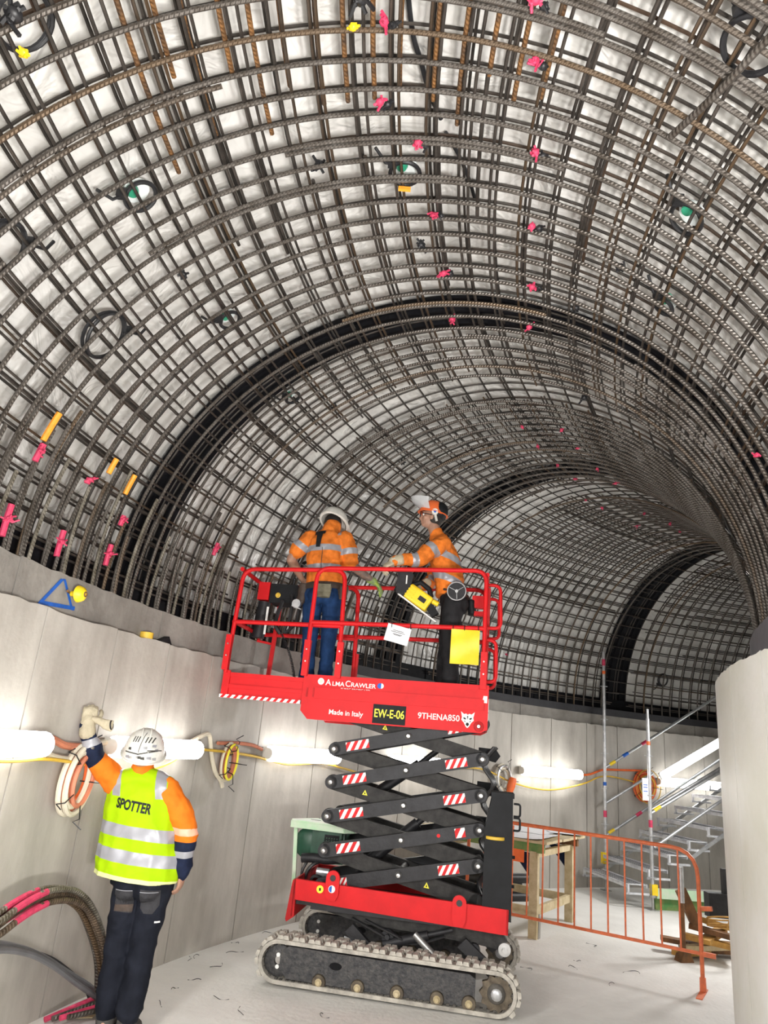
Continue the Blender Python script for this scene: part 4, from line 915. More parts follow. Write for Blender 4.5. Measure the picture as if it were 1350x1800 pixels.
def helmet(par, c, f, r_, u, m, k=1., label='white safety helmet', ridge=True, peak=True):
    b = MB(); c = Vector(c); n = 28; vs = []; prof = [(1.0, 0), (1.02, .018), (.98, .045), (.90, .075), (.74, .105), (.50, .126), (.25, .136), (.02, .139)]
    def ring(s, h, inn=0):
        for j in range(n):
            a = 2*pi*j/n; rx, ry = (.108-inn)*k*s, (.132-inn)*k*s
            rg = 1.0+(.05 if ridge and abs(cos(a)) < .25 and h > .03 else 0)
            vs.append(c+r_*cos(a)*rx+f*sin(a)*ry*rg+u*h*k)
    for s, h in prof: ring(s, h)
    for s, h in reversed(prof): ring(s, max(h-.008, -.0), .006)
    K = len(prof)*2
    fs = [(i*n+j, i*n+(j+1) % n, ((i+1) % K)*n+(j+1) % n, ((i+1) % K)*n+j) for i in range(K) for j in range(n)]
    b.add(vs, fs)
    vs = []
    for j in range(n+1):          # rim and peak
        a = 2*pi*j/n; fr = max(0, sin(a)); ext = .020+(.048*fr**2 if peak else 0)
        for q in (0, 1):
            e = ext*q; dr = -.012*q*fr
            for z in (0, .006): vs.append(c+r_*cos(a)*(.104*k+e)+f*sin(a)*(.128*k+e)+u*(.004+dr+z)*k)
    fs = []
    for j in range(n):
        a = j*4; d = a+4; fs += [(a, d, d+2, a+2), (a+1, a+3, d+3, d+1), (a+2, d+2, d+3, a+3), (a, a+1, d+1, d)]
    b.add(vs, fs)
    if ridge:
        for off in (-.022, .022): b.tube([c+r_*off*k+f*(.125*k*cos(a))+u*(.137*k*sin(a)+.004) for a in [pi*q/14 for q in range(1, 14)]], .005*k, 6)
    return obj('helmet', b, m, par, label=label)
def band(axis_a, axis_b, t): return Vector(axis_a).lerp(Vector(axis_b), t), (Vector(axis_b)-Vector(axis_a)).normalized()
def along(p, a, b_):
    a = Vector(a); d = Vector(b_)-a; return (p-a).dot(d)/d.length_squared
def dseg(p, a, b_):
    t = min(1, max(0, along(p, a, b_))); return (p-Vector(a).lerp(Vector(b_), t)).length
def arm_t(p, J):
    d1 = dseg(p, J[0], J[1]); d2 = dseg(p, J[1], J[2]); return along(p, J[0], J[1]) if d1 < d2 else 1+along(p, J[1], J[2])
def decal(name, parent, polys, base, o, ux, uy, d, m, off=.004, label=None):
    """flat pieces laid on the surface of a garment"""
    from mathutils.bvhtree import BVHTree
    me = base.data; bv = BVHTree.FromPolygons([v.co for v in me.vertices], [tuple(p.vertices) for p in me.polygons])
    bm = bmesh.new(); o = Vector(o); ux = Vector(ux); uy = Vector(uy); d = Vector(d).normalized()
    if isinstance(polys, list):
        for poly in polys: bm.faces.new([bm.verts.new((x, y, 0)) for x, y in poly])
    else: bm.from_mesh(polys)
    bmesh.ops.triangulate(bm, faces=bm.faces)
    for _ in range(4):
        long_ = [e for e in bm.edges if e.calc_length() > .018]
        if not long_: break
        bmesh.ops.subdivide_edges(bm, edges=long_, cuts=1); bmesh.ops.triangulate(bm, faces=bm.faces)
    for v in bm.verts:
        p = o+ux*v.co.x+uy*v.co.y; h = bv.ray_cast(p-d*.5, d)
        v.co = (h[0]-d*off) if h[0] is not None else p
    m2 = bpy.data.meshes.new(name); bm.to_mesh(m2); bm.free(); m2.materials.append(m); t = link(name, m2, parent)
    if label: t['label'] = label
    return t
def flat_text(body, size, sx=1.):
    cu = bpy.data.curves.new('t', 'FONT'); cu.body = body; cu.size = size; cu.align_x = 'CENTER'; cu.align_y = 'CENTER'; cu.offset = size*.035
    o = bpy.data.objects.new('t', cu); COL.objects.link(o); me = bpy.data.meshes.new_from_object(o.evaluated_get(bpy.context.evaluated_depsgraph_get()))
    bpy.data.objects.remove(o); me.transform(Matrix.Diagonal((sx, 1, 1, 1))); return me

# ---- the spotter at the wall, seen from behind
O = Vector((-1.26, 4.88, 0)); sp = thing('person', 'person in yellow high-visibility vest and white helmet, seen from behind, touching the concrete wall', 'person', O)
def q(x, y, z): return Vector((x, y, z))-O
f, r_, u = frame_of((-.12, .99, 0))
hipL, hipR = q(-1.345, 4.90, .84), q(-1.175, 4.88, .84); knL, knR = q(-1.35, 4.88, .45), q(-1.20, 4.87, .46); anL, anR = q(-1.335, 4.84, .08), q(-1.195, 4.78, .08)
shL, shR = q(-1.56, 4.86, 1.345), q(-1.185, 4.86, 1.325); elR, wrR = q(-1.045, 4.85, 1.09), q(-1.035, 4.88, .86)
elL, wrL = q(-1.672, 4.765, 1.475), q(-1.738, 4.715, 1.655); hd = q(-1.39, 4.83, 1.502); fh, rh, uh = frame_of((-.25, .88, .34), (.10, -.35, 1))
S = Soft(); S.limb([q(-1.26, 4.89, .80), q(-1.285, 4.89, .98), q(-1.33, 4.88, 1.18), q(-1.36, 4.87, 1.33), q(-1.375, 4.865, 1.40)], (.145, .13, .15, .15, .07), (.10, .09, .10, .09, .06), up=(0, 1, 0))
S.limb([q(-1.375, 4.865, 1.38), hd-uh*.06], (.055, .052)); head_parts(S, hd, fh, rh, uh, .95)
for a, b_, c in ((hipL, knL, anL), (hipR, knR, anR)): S.limb([a, b_, c], (.075, .052, .036)); S.limb([c+Vector((0, -.02, -.02)), c+Vector((0, .12, -.045))], (.035, .028))
for a, b_, c in ((shL, elL, wrL), (shR, elR, wrR)): S.limb([a, b_, c], (.048, .040, .027))
hand_parts(S, wrR, (-.05, .15, -1), (-1, .2, 0), (0, 1, 0), .45, .95)
body = S.build('body', sp, [M_SKIN], .0065, 3); eyes(hd, fh, rh, uh, sp, .95)
# trousers
S = Soft(); S.limb([q(-1.275, 4.89, .90), q(-1.275, 4.885, .76)], (.175, .19), (.12, .13), up=(0, 1, 0)); S.ball(q(-1.335, 4.83, .78), .09).ball(q(-1.215, 4.82, .78), .09)
for a, b_, c, e in ((hipL, knL, anL, -1), (hipR, knR, anR, 1)): S.limb([a+Vector((0, 0, -.03)), a.lerp(b_, .5), b_, b_.lerp(c, .6), c+Vector((0, 0, .05))], (.098, .088, .074, .072, .070), (.098, .09, .075, .072, .070), up=(0, 1, 0))
tr = S.build('trousers', sp, [M_NAVY2], .010, 2, .016, 7)
bk = (0, 1, 0)
decal('pocket', tr, [[(-.055, -.07), (.05, -.075), (.052, .055), (-.055, .06)]], tr, q(-1.335, 4.6, .70), (1, 0, 0), (0, 0, 1), bk, M_POCK, .004, 'charcoal back pocket')
decal('pocket', tr, [[(-.05, -.05), (-.02, -.075), (.03, -.075), (.058, -.03), (.058, .055), (-.05, .06)]], tr, q(-1.185, 4.6, .71), (1, 0, 0), (0, 0, 1), bk, M_POCK, .004, 'charcoal back pocket')
decal('pocket_patch', tr, [[(-.052, -.022), (.052, -.022), (.052, .018), (-.052, .012)]], tr, q(-1.335, 4.6, .655), (1, 0, 0), (0, 0, 1), bk, M_LEATH, .006, 'brown pocket patch')
for x in (-1.335, -1.185): decal('stitching', tr, [[(-.05, -.002), (.05, -.002), (.05, .002), (-.05, .002)]], tr, q(x, 4.6, .755), (1, 0, 0), (0, 0, 1), bk, M_REFL, .0065)
decal('brand_tab', tr, [[(-.014, -.005), (.014, -.005), (.014, .005), (-.014, .005)]], tr, q(-1.125, 4.6, .59), (1, 0, 0), (0, 0, 1), bk, M_WHITE, .005, 'small white tab on the leg')
S = Soft(); S.limb([q(-1.29, 4.89, .88), q(-1.29, 4.885, .80)], (.185, .195), (.13, .14), up=(0, 1, 0)); S.build('undershirt', sp, [M_BLUEC], .012, 2, .006, 12)
# boots
for c, s in ((anL, -1), (anR, 1)):
    S = Soft(); S.limb([c+Vector((0, 0, .075)), c+Vector((0, 0, .0)), c+Vector((0, .01, -.03))], (.058, .055, .05)); S.limb([c+Vector((0, -.02, -.04)), c+Vector((s*.012, .10, -.045)), c+Vector((s*.016, .16, -.05))], (.045, .047, .036), (.036, .034, .026), up=(0, 0, 1))
    bo = S.build('boot', sp, [M_BOOT], .009, 2, .003, 20); obj('sole', MB().prism([(-.045, -.07), (.045, -.07), (.052, .08), (.035, .19), (-.035, .19), (-.052, .08)], c+Vector((s*.008, 0, -.08)), (1, 0, 0), (0, 1, 0), (0, 0, .022)), M_BLK, bo, smooth=False)
# shirt with sleeves
S = Soft(); S.limb([q(-1.27, 4.89, .90), q(-1.33, 4.88, 1.16), q(-1.36, 4.87, 1.32), q(-1.38, 4.86, 1.405)], (.15, .16, .15, .075), (.11, .11, .10, .07), up=(0, 1, 0)); S.limb([q(-1.38, 4.862, 1.38), q(-1.385, 4.86, 1.44)], (.072, .068))
S.limb([shL+Vector((.03, 0, -.015)), shL.lerp(elL, .5), elL, elL.lerp(wrL, .5), wrL], (.078, .070, .060, .052, .042)); S.limb([shR+Vector((-.03, 0, -.01)), shR.lerp(elR, .5), elR, elR.lerp(wrR, .55), wrR], (.078, .072, .066, .060, .046))
JL, JR = (shL, elL, wrL), (shR, elR, wrR)
cuts = [band(elL, wrL, t) for t in (.38, .62, -.02)]+[band(shL, elL, .88)]+[band(elR, wrR, t) for t in (-.12, .06, .22, .45, .62)]
def pk(p):
    dl = min(dseg(p, *JL[:2]), dseg(p, *JL[1:])); dr = min(dseg(p, *JR[:2]), dseg(p, *JR[1:]))
    if dl > .1 and dr > .1: return 0
    if dl < dr:
        t = arm_t(p, JL); return 0 if t < .88 or (t < 1 and dseg(p, *JL[:2]) < .0) else (2 if 1.38 < t < 1.62 else 1)
    t = arm_t(p, JR)
    if p.z > elR.z+.02 and t < 1.05: return 0
    t = 1+along(p, elR, wrR); return 0 if t < .88 else 3 if t < 1.06 else 0 if t < 1.22 else 1 if t < 1.45 else 2 if t < 1.62 else 1
S.build('shirt', sp, [M_OSHIRT, M_NAVY, M_REFL, M_OREFL], .009, 2, .016, 9, cuts, pk)
# vest
S = Soft(); S.limb([q(-1.31, 4.88, .78), q(-1.318, 4.88, .90), q(-1.34, 4.88, 1.06), q(-1.355, 4.87, 1.2), q(-1.368, 4.865, 1.31), q(-1.375, 4.862, 1.385)], (.262, .258, .240, .226, .215, .105), (.175, .165, .150, .138, .120, .09), up=(0, 1, 0))
S.limb([q(-1.52, 4.865, 1.335), q(-1.36, 4.865, 1.365), q(-1.205, 4.865, 1.315)], (.085, .10, .085), (.07, .078, .07), up=(0, 0, 1))
ax = q(-1.275, 4.88, .8); axt = (q(-1.36, 4.87, 1.4)-ax).normalized(); tl = (Vector((1, 0, -.07))).normalized(); nz = Vector((.07, 0, 1)).normalized()
Z = [.835, .925, .995, 1.055, 1.115]; cuts = [(q(-1.3, 4.88, z), nz) for z in Z[1:]]+[(q(-1.3, 4.88, .823), nz)]
lean = Vector((1, 0, .22)).normalized()
def pkv(p):
    h = (p-q(-1.3, 4.88, 0)).dot(nz)/nz.z*1.0
    if h < .823: return 2
    if Z[1] < h < Z[2]: return 1 if False else 0
    return 0
def inband(h): return .895 < h < .965 or 1.03 < h < 1.10
cuts = [(q(-1.3, 4.88, z), nz) for z in (.826, .895, .965, 1.03, 1.10)]
sc_ = []
for x in (-1.535, -1.478, -1.262, -1.195): cuts.append((q(x, 4.88, 1.33), lean)); sc_.append((q(x, 4.88, 1.33)).dot(lean))
def pkv(p):
    h = (p-q(-1.3, 4.88, 0)).dot(nz)/nz.z
    if h < .826: return 2
    if inband(h): return 1
    l = p.dot(lean)
    if p.z > 1.265 and (sc_[0] < l < sc_[1] or sc_[2] < l < sc_[3]): return 1
    return 0
vest = S.build('vest', sp, [M_HIVIS, M_REFL, M_TRIM], .010, 3, .014, 6, cuts+[(q(-1.3, 4.88, 1.265), (0, 0, 1))], pkv, clip=[(q(-1.27, 4.88, .80), (-.07, 0, -1))])
decal('lettering', vest, flat_text('SPOTTER', .078, .68), vest, q(-1.368, 4.6, 1.215), (1, 0, -.11), (.06, 0, 1), bk, M_BLK, .004, 'dark word across the back')
he = helmet(sp, hd+uh*.015-fh*.012, fh, rh, uh, M_HELM, 1.17, 'dirty white safety helmet with vents', peak=True)
M_MARK = mat('dark_helmet_marks', (.05, .05, .045), .7)
ho = hd+Vector((.035, -.45, .078)); X_, Z_ = (1, 0, 0), (-.05, 0, 1)
def hmark(nm, polys, m, dz=.0025, lab=None): return decal(nm, he, polys, he, ho, X_, Z_, (0, 1, 0), m, dz, lab)
for x in (-.068, -.052, -.036, .012, .030, .048): hmark('vent_slot', [[(x-.004, .010), (x+.003, .010), (x+.010, .044), (x+.003, .044)]], M_MARK)
hmark('headband_line', [[(-.115, -.052), (-.02, -.064), (.11, -.030), (.11, -.024), (-.02, -.056), (-.115, -.045)]], M_MARK)
hmark('crest_line', [[(-.022+.02*t, -.05+.125*t), (-.018+.02*t, -.05+.125*t), (-.016+.02*t, -.03+.125*t), (-.020+.02*t, -.03+.125*t)] for t in (0, .16, .32, .48, .64, .8)], M_MARK)
rs = random.Random(5)
for k in range(11):
    x = rs.uniform(-.095, .085); z = rs.choice((-.082, -.078, -.020, -.005, -.03)); w = rs.uniform(.006, .013)
    hmark('sticker', [[(x-w, z-.007), (x+w, z-.009), (x+w, z+.008), (x-w, z+.006)]], (M_GALV, M_REFL, M_MARK)[k % 3])
# gloved left hand on the wall, with the spare glove pinched in it
S = Soft(); hand_parts(S, wrL, (.02, .0, 1), (-.45, .85, 0), (.9, .35, 0), 1.0, 1.12, .05); S.limb([wrL-Vector((-.012, .012, .035)), wrL+Vector((0, 0, .03))], (.050, .044)); S.build('glove', sp, [M_GLOVE], .006, 2, .003, 30, label='cream leather glove')
S = Soft(); c = wrL+Vector((.035, -.02, .05)); S.limb([c, c+Vector((.05, -.01, -.015)), c+Vector((.10, -.015, -.03))], (.016, .022, .032), (.012, .014, .018), up=(0, 1, 0))
for k in range(3): S.limb([c+Vector((.08, -.01, -.015-.016*k)), c+Vector((.125, -.012, -.012-.022*k))], (.012, .012), n=8)
gl = S.build('spare_glove', sp, [M_GLOVE], .006, 2, .003, 30); obj('cuff_binding', MB().ring(c+Vector((.125, -.012, -.03)), (1, 0, .2), .026, .005, 16, 6), M_BLACK, gl)

# ---- worker at the left of the basket, seen from behind (lift coordinates)
def build_workerA():
    W = thing('person', 'person in orange short-sleeved work shirt and blue jeans at the left of the basket', 'person', LP(-.88, 0, 2.13), LA)
    O = Vector((-.88, 0, 2.13)); q = lambda x, y, z: Vector((x, y, z))-O
    hipL, hipR = q(-.985, .0, 2.99), q(-.80, .0, 2.99); knL, knR = q(-.975, .01, 2.58), q(-.80, .02, 2.58); anL, anR = q(-.955, -.02, 2.21), q(-.79, .0, 2.21)
    shL, shR = q(-1.11, .02, 3.52), q(-.725, .02, 3.53); elL, wrL = q(-1.255, .04, 3.31), q(-1.17, .20, 3.16); elR, wrR = q(-.675, .04, 3.29), q(-.47, .16, 3.17)
    hd = q(-.895, .10, 3.685); f, r_, u = frame_of((.35, .80, -.42), (.10, .45, 1))
    S = Soft(); S.limb([q(-.89, .0, 2.98), q(-.90, .0, 3.15), q(-.92, .0, 3.34), q(-.915, .01, 3.50), q(-.90, .03, 3.57)], (.14, .13, .155, .15, .07), (.10, .09, .105, .09, .065), up=(0, 1, 0))
    S.limb([q(-.90, .03, 3.54), hd-u*.05], (.058, .054)); head_parts(S, hd, f, r_, u, .98)
    for a, b_, c in ((hipL, knL, anL), (hipR, knR, anR)): S.limb([a, b_, c], (.075, .05, .036)); S.limb([c+Vector((0, -.03, -.02)), c+Vector((0, .11, -.05))], (.034, .026))
    for a, b_, c in ((shL, elL, wrL), (shR, elR, wrR)): S.limb([a, a.lerp(b_, .6), b_, b_.lerp(c, .3), c], (.052, .047, .043, .045, .029))
    hand_parts(S, wrL, (.5, .6, -.5), (.3, .2, -1), (1, -.6, 0), .5, .95)
    S.build('body', W, [M_SKIN, M_SKIND], .0065, 3, pick=lambda p: 1 if p.x > q(-.70, 0, 0).x and p.z < q(0, 0, 3.45).z and p.z > q(0, 0, 3.0).z else 0); eyes(hd, f, r_, u, W)
    S = Soft(); S.ball(hd-f*.022+u*.015, (.082, .085, .095), Matrix((r_, f, u)).transposed()); S.ball(hd-f*.05-u*.03, (.066, .05, .05), Matrix((r_, f, u)).transposed()); S.build('hair', W, [M_HAIR], .009, 2, .004, 30)
    S = Soft(); S.limb([hd-u*.09+f*.04, hd-u*.05+f*.085], (.04, .03)); S.build('beard', W, [M_HAIR], .01, 2, .003, 30)
    S = Soft(); S.limb([q(-.892, .0, 3.06), q(-.892, .0, 2.93)], (.148, .155), (.115, .12), up=(0, 1, 0)); S.ball(q(-.94, -.07, 2.95), .078).ball(q(-.845, -.07, 2.95), .078)
    for a, b_, c in ((hipL, knL, anL), (hipR, knR, anR)): S.limb([a+Vector((0, 0, -.02)), a.lerp(b_, .5), b_, b_.lerp(c, .6), c+Vector((0, 0, -.02))], (.092, .082, .066, .060, .066))
    S.build('jeans', W, [M_JEAN], .010, 2, .015, 7)
    for c in (anL, anR):
        S = Soft(); S.limb([c+Vector((0, 0, .03)), c+Vector((0, 0, -.03))], (.052, .05)); S.limb([c+Vector((0, -.03, -.045)), c+Vector((0, .14, -.05))], (.042, .036), (.032, .026), up=(0, 0, 1)); S.build('boot', W, [M_BBOOT], .01, 2)
    JL, JR = (shL, elL, wrL), (shR, elR, wrR)
    S = Soft(); S.limb([q(-.89, .0, 3.035), q(-.895, .0, 3.15), q(-.915, .0, 3.32), q(-.915, .01, 3.47), q(-.90, .03, 3.60)], (.168, .165, .172, .165, .082), (.13, .125, .125, .115, .085), up=(0, 1, 0)); S.limb([q(-.905, .03, 3.56), q(-.89, .05, 3.65)], (.085, .075))
    for J, e in ((JL, .62), (JR, .90)): S.limb([J[0]+Vector((.03 if J is JL else -.03, 0, -.01)), J[0].lerp(J[1], .5), J[0].lerp(J[1], e)], (.082, .078, .074))
    zs = (3.185, 3.245, 3.375, 3.435); nzz = Vector((-.07, 0, 1)).normalized(); cuts = [(q(-.9, 0, z), nzz) for z in zs]+[band(JL[0], JL[1], t) for t in (.25, .48)]+[band(JR[0], JR[1], t) for t in (.42, .66)]
    def pk(p):
        for J, a0, a1 in ((JL, .25, .48), (JR, .42, .66)):
            if (p.x < q(-1.075, 0, 0).x if J is JL else p.x > q(-.762, 0, 0).x) and dseg(p, J[0], J[1]) < .11: return 1 if a0 < along(p, J[0], J[1]) < a1 else 0
        h = (p-q(-.9, 0, 0)).dot(nzz)/nzz.z; return 1 if zs[0]-2.13+2.13 < h+0 < zs[1] or zs[2] < h < zs[3] else 0
    sh = S.build('shirt', W, [M_ODARK, M_REFL], .009, 2, .018, 9, cuts, pk)
    decal('seam', sh, [[(-.003, -.14), (.003, -.14), (.003, .14), (-.003, .14)]], sh, q(-.915, -.4, 3.26), (1, 0, 0), (-.05, 0, 1), (0, 1, 0), M_LEATH, .003)
    decal('chest_logo', sh, [[(-.018, -.02), (.02, -.02), (.016, .016), (-.014, .02)]], sh, q(-.79, -.4, 3.56), (1, 0, 0), (0, 0, 1), (0, 1, 0), M_REFL, .004)
    decal('back_strap', sh, [[(-.05, .02), (.05, .04), (.05, .075), (-.05, .06)], [(-.022, -.10), (.02, -.10), (.028, .04), (-.03, .03)]], sh, q(-.965, -.4, 3.50), (1, 0, 0), (0, 0, 1), (0, 1, 0), M_BLK, .012, 'black brace pad')
    b = MB(); b.tube([q(-.89+.178*cos(a), .135*sin(a), 3.045+.01*cos(a)) for a in [2*pi*k/28 for k in range(28)]], .010, 8, closed=True, ru=.030, up=(0, 0, 1)); bt = obj('tool_belt', b, M_LEATH, W)
    S = Soft(); S.limb([q(-.85, -.155, 3.03), q(-.85, -.165, 2.92)], (.068, .06), (.03, .035), up=(0, 1, 0)); po = S.build('belt_pouch', W, [M_KHAKI], .009, 2, .003, 20); obj('pouch_flap', MB().box(q(-.85, -.205, 3.0), (.135, .008, .07), R=Matrix.Rotation(.15, 3, 'X')), M_KHAKI, po)
    S = Soft(); S.limb([q(-1.07, -.04, 3.06), q(-1.085, -.05, 2.88)], (.035, .03), (.05, .04), up=(1, 0, 0)); S.build('belt_pouch', W, [M_LEATH], .009, 2, .004, 20)
    S = Soft(); S.limb([q(-.715, -.03, 3.06), q(-.71, -.03, 2.93)], (.04, .035), (.06, .05), up=(1, 0, 0)); S.build('belt_pouch', W, [M_LEATH], .009, 2, .004, 20)
    k_ = obj('tape_measure', MB().lathe([(0, -.02), (.04, -.02), (.045, 0), (.04, .02), (0, .02)], q(-1.11, -.09, 2.86), (0, 1, 0), 14).bar(q(-1.15, -.09, 2.84), q(-1.06, -.09, 2.81), .03, .008), M_GALV, W)
    S = Soft(); hand_parts(S, wrR, (.6, .2, -.45), (0, .3, -1), (0, 1, 0), .5, 1.05, .1); S.limb([wrR-Vector((.03, .0, -.01)), wrR+Vector((.01, 0, 0))], (.036, .033)); S.build('glove', W, [M_GGLOVE], .0065, 2, .002, 30, label='green gripped work glove')
    helmet(W, hd+u*.02, f, r_, u, M_HELM, 1.16, 'white safety helmet tipped forward')
build_workerA()

# ---- worker at the right of the basket, in profile facing left
def build_workerB():
    W = thing('person', 'person in long-sleeved orange shirt and raised visor, in profile at the right of the basket', 'person', LP(.30, 0, 2.13), LA)
    O = Vector((.30, 0, 2.13)); q = lambda x, y, z: Vector((x, y, z))-O
    hN, hF = q(.315, -.09, 3.0), q(.30, .09, 3.0); kN, kF = q(.31, -.10, 2.58), q(.27, .10, 2.58); aN, aF = q(.33, -.10, 2.21), q(.25, .10, 2.21)
    sN, sF = q(.165, -.185, 3.475), q(.15, .185, 3.475); eN, wN = q(.005, -.255, 3.30), q(-.195, -.345, 3.245); eF, wF = q(.10, .21, 3.22), q(.02, .03, 3.12)
    hd = q(.062, -.01, 3.765); f, r_, u = frame_of((-1, -.12, .16), (.12, 0, 1)); fb = Vector((-1, 0, 0))
    S = Soft(); S.limb([q(.31, 0, 2.98), q(.285, 0, 3.15), q(.225, 0, 3.33), q(.17, 0, 3.48), q(.145, 0, 3.55)], (.15, .135, .155, .15, .07), (.105, .10, .115, .095, .065), up=(1, 0, 0))
    S.limb([q(.145, 0, 3.52), hd-u*.04-f*.015], (.060, .056)); head_parts(S, hd, f, r_, u, .98)
    for a, b_, c in ((hN, kN, aN), (hF, kF, aF)): S.limb([a, b_, c], (.075, .05, .036)); S.limb([c+Vector((.02, 0, -.02)), c+Vector((-.12, 0, -.05))], (.034, .026))
    for a, b_, c in ((sN, eN, wN), (sF, eF, wF)): S.limb([a, b_, c], (.050, .042, .028))
    S.build('body', W, [M_SKIN], .0065, 3); eyes(hd, f, r_, u, W, .98)
    S = Soft(); S.ball(hd-f*.03+u*.0, (.080, .075, .085), Matrix((r_, f, u)).transposed()); S.ball(hd-f*.055-u*.035, (.055, .045, .045), Matrix((r_, f, u)).transposed()); S.build('hair', W, [M_HAIR], .009, 2, .004, 30)
    gb = MB()
    for s in (-1, 1): gb.bar(hd+u*.012+f*.095+r_*s*.055, hd+u*.006-f*.005+r_*s*.082, .004, .006)
    for s in (-1, 1): gb.ring(hd+u*.006+f*.108+r_*s*.034, f, .022, .0035, 16, 5)
    obj('glasses', gb, M_BLK, W)
    S = Soft(); S.limb([q(.31, 0, 3.05), q(.315, 0, 2.94)], (.155, .16), (.115, .12), up=(1, 0, 0)); S.ball(q(.365, -.06, 2.96), .085).ball(q(.365, .06, 2.96), .085)
    for a, b_, c in ((hN, kN, aN), (hF, kF, aF)): S.limb([a+Vector((0, 0, -.02)), a.lerp(b_, .5), b_, b_.lerp(c, .6), c+Vector((0, 0, -.02))], (.095, .088, .072, .068, .070))
    S.build('trousers', W, [M_BTROU], .010, 2, .016, 7)
    for c in (aN, aF):
        S = Soft(); S.limb([c+Vector((0, 0, .03)), c+Vector((0, 0, -.03))], (.052, .05)); S.limb([c+Vector((.03, 0, -.045)), c+Vector((-.14, 0, -.05))], (.042, .036), (.032, .026), up=(0, 0, 1)); S.build('boot', W, [M_BBOOT], .01, 2)
    JN, JF = (sN, eN, wN), (sF, eF, wF)
    S = Soft(); S.limb([q(.285, 0, 3.03), q(.275, 0, 3.13), q(.225, 0, 3.32), q(.18, 0, 3.45), q(.15, 0, 3.56)], (.175, .165, .175, .165, .082), (.135, .125, .135, .12, .080), up=(1, 0, 0)); S.limb([q(.15, 0, 3.53), q(.125, 0, 3.60)], (.080, .070))
    for J in (JN, JF): S.limb([J[0]+Vector((.02, .03 if J is JN else -.03, 0)), J[0].lerp(J[1], .5), J[1], J[1].lerp(J[2], .5), J[2]], (.082, .075, .064, .056, .044))
    nzz = Vector((.35, 0, 1)).normalized(); ref = q(.22, 0, 3.3)
    B_ = [(-.145, -.085), (.045, .105)]
    cuts = [(ref+nzz*h, nzz) for ab in B_ for h in ab]+[band(JN[0], JN[1], t) for t in (.30, .55)]+[band(JN[1], JN[2], t) for t in (.12, .38)]+[band(JF[1], JF[2], t) for t in (.12, .38)]
    def pk(p):
        for J in (JN, JF):
            side = p.y < q(0, -.14, 0).y if J is JN else p.y > q(0, .14, 0).y
            if (side or p.x < q(.06, 0, 0).x) and min(dseg(p, *J[:2]), dseg(p, *J[1:])) < .095 and p.z > q(0, 0, 3.12).z:
                t = arm_t(p, J); return 1 if .30 < t < .55 or 1.12 < t < 1.38 else 0
        h = (p-ref).dot(nzz); return 1 if any(a < h < b_ for a, b_ in B_) else 0
    S.build('shirt', W, [M_ODARK, M_REFL], .009, 2, .018, 9, cuts, pk)
    S = Soft(); hand_parts(S, wN, (-.75, -.12, -.45), (.1, .45, -.8), (-.2, .9, .2), .75, 1.12, .1); S.limb([wN-Vector((-.035, 0, -.012)), wN+Vector((-.02, 0, 0))], (.050, .042)); S.build('glove', W, [M_GLOVE], .006, 2, .003, 30, label='cream leather glove on the rail')
    S = Soft(); hand_parts(S, wF, (-.5, -.3, -.5), (-.3, -.3, -.6), (-.6, .2, .4), .9, 1.1); S.limb([wF+Vector((.035, .01, .03)), wF], (.046, .04)); S.build('glove', W, [M_GLOVE], .006, 2, .003, 30, label='cream leather glove holding the tool')
    h = helmet(W, hd+u*.035-f*.005, f, r_, u, M_ORG, .98, 'climbing style helmet with orange front and black back', ridge=False, peak=False)
    S = Soft(); S.ball(hd+u*.075-f*.055, (.100, .088, .098), Matrix((r_, f, u)).transposed()); S.build('helmet_back', h, [M_BLK], .010, 2, label='black helmet back')
    for s in (-1, 1):
        e = obj('ear_mount', MB().disc(hd+r_*s*.098+u*.035-f*.02, r_, .030, .03, 14).bar(hd+r_*s*.10+u*.03-f*.02, hd+r_*s*.085-u*.045-f*.055, .02, .012), M_HELM, h)
        obj('pivot', MB().disc(hd+r_*s*.116+u*.035-f*.02, r_, .012, .006, 12), M_BLUE, e)
    vs = []; n = 14
    for i in range(n+1):
        a = -pi*.42+pi*.84*i/n
        for dr in (0, .004):
            for w, (ff, uu) in enumerate(((.095, .055), (.225, .115), (.245, .155))):
                vs.append(hd+u*uu+f*(ff*cos(a)*.9+.01)+r_*sin(a)*(.108+.018*w+dr)+f*dr)
    fs = []
    for i in range(n):
        a = i*6; d = a+6; fs += [(a, a+1, d+1, d), (a+1, a+2, d+2, d+1), (a+3, d+3, d+4, a+4), (a+4, d+4, d+5, a+5), (a+2, a+5, d+5, d+2), (a, d, d+3, a+3)]
    obj('visor', MB().add(vs, fs), M_VISOR, h, label='clear visor raised forward')
    # belt, wire reel on the hip, pouch behind
    obj('tool_belt', MB().tube([q(.31+.135*cos(a), .172*sin(a), 3.035-.02*cos(a)) for a in [2*pi*k/28 for k in range(28)]], .008, 8, closed=True, ru=.026, up=(0, 0, 1)), M_LEATH, W)
    rl = obj('wire_reel', MB().lathe([(0, -.018), (.078, -.018), (.084, -.012), (.084, .022), (.078, .028), (0, .028)], q(.345, -.215, 3.03), (0, 1, 0), 28), M_ARM, W, label='grey wire reel on the hip')
    obj('reel_rim', MB().ring(q(.345, -.236, 3.03), (0, 1, 0), .080, .005, 28, 6), M_GALV, rl); obj('reel_hub', MB().disc(q(.345, -.238, 3.03), (0, 1, 0), .014, .012, 12), M_GALV, rl)
    for a in (.6, .6+pi*2/3, .6+pi*4/3): obj('reel_spoke', MB().bar(q(.345, -.237, 3.03), q(.345+.07*cos(a), -.237, 3.03+.07*sin(a)), .012, .004), M_GALV, rl)
    S = Soft(); S.limb([q(.47, 0, 3.0), q(.485, 0, 2.87)], (.07, .06), (.04, .035), up=(1, 0, 0)); S.build('belt_pouch', W, [M_BLK], .009, 2, .003, 20)
build_workerB()
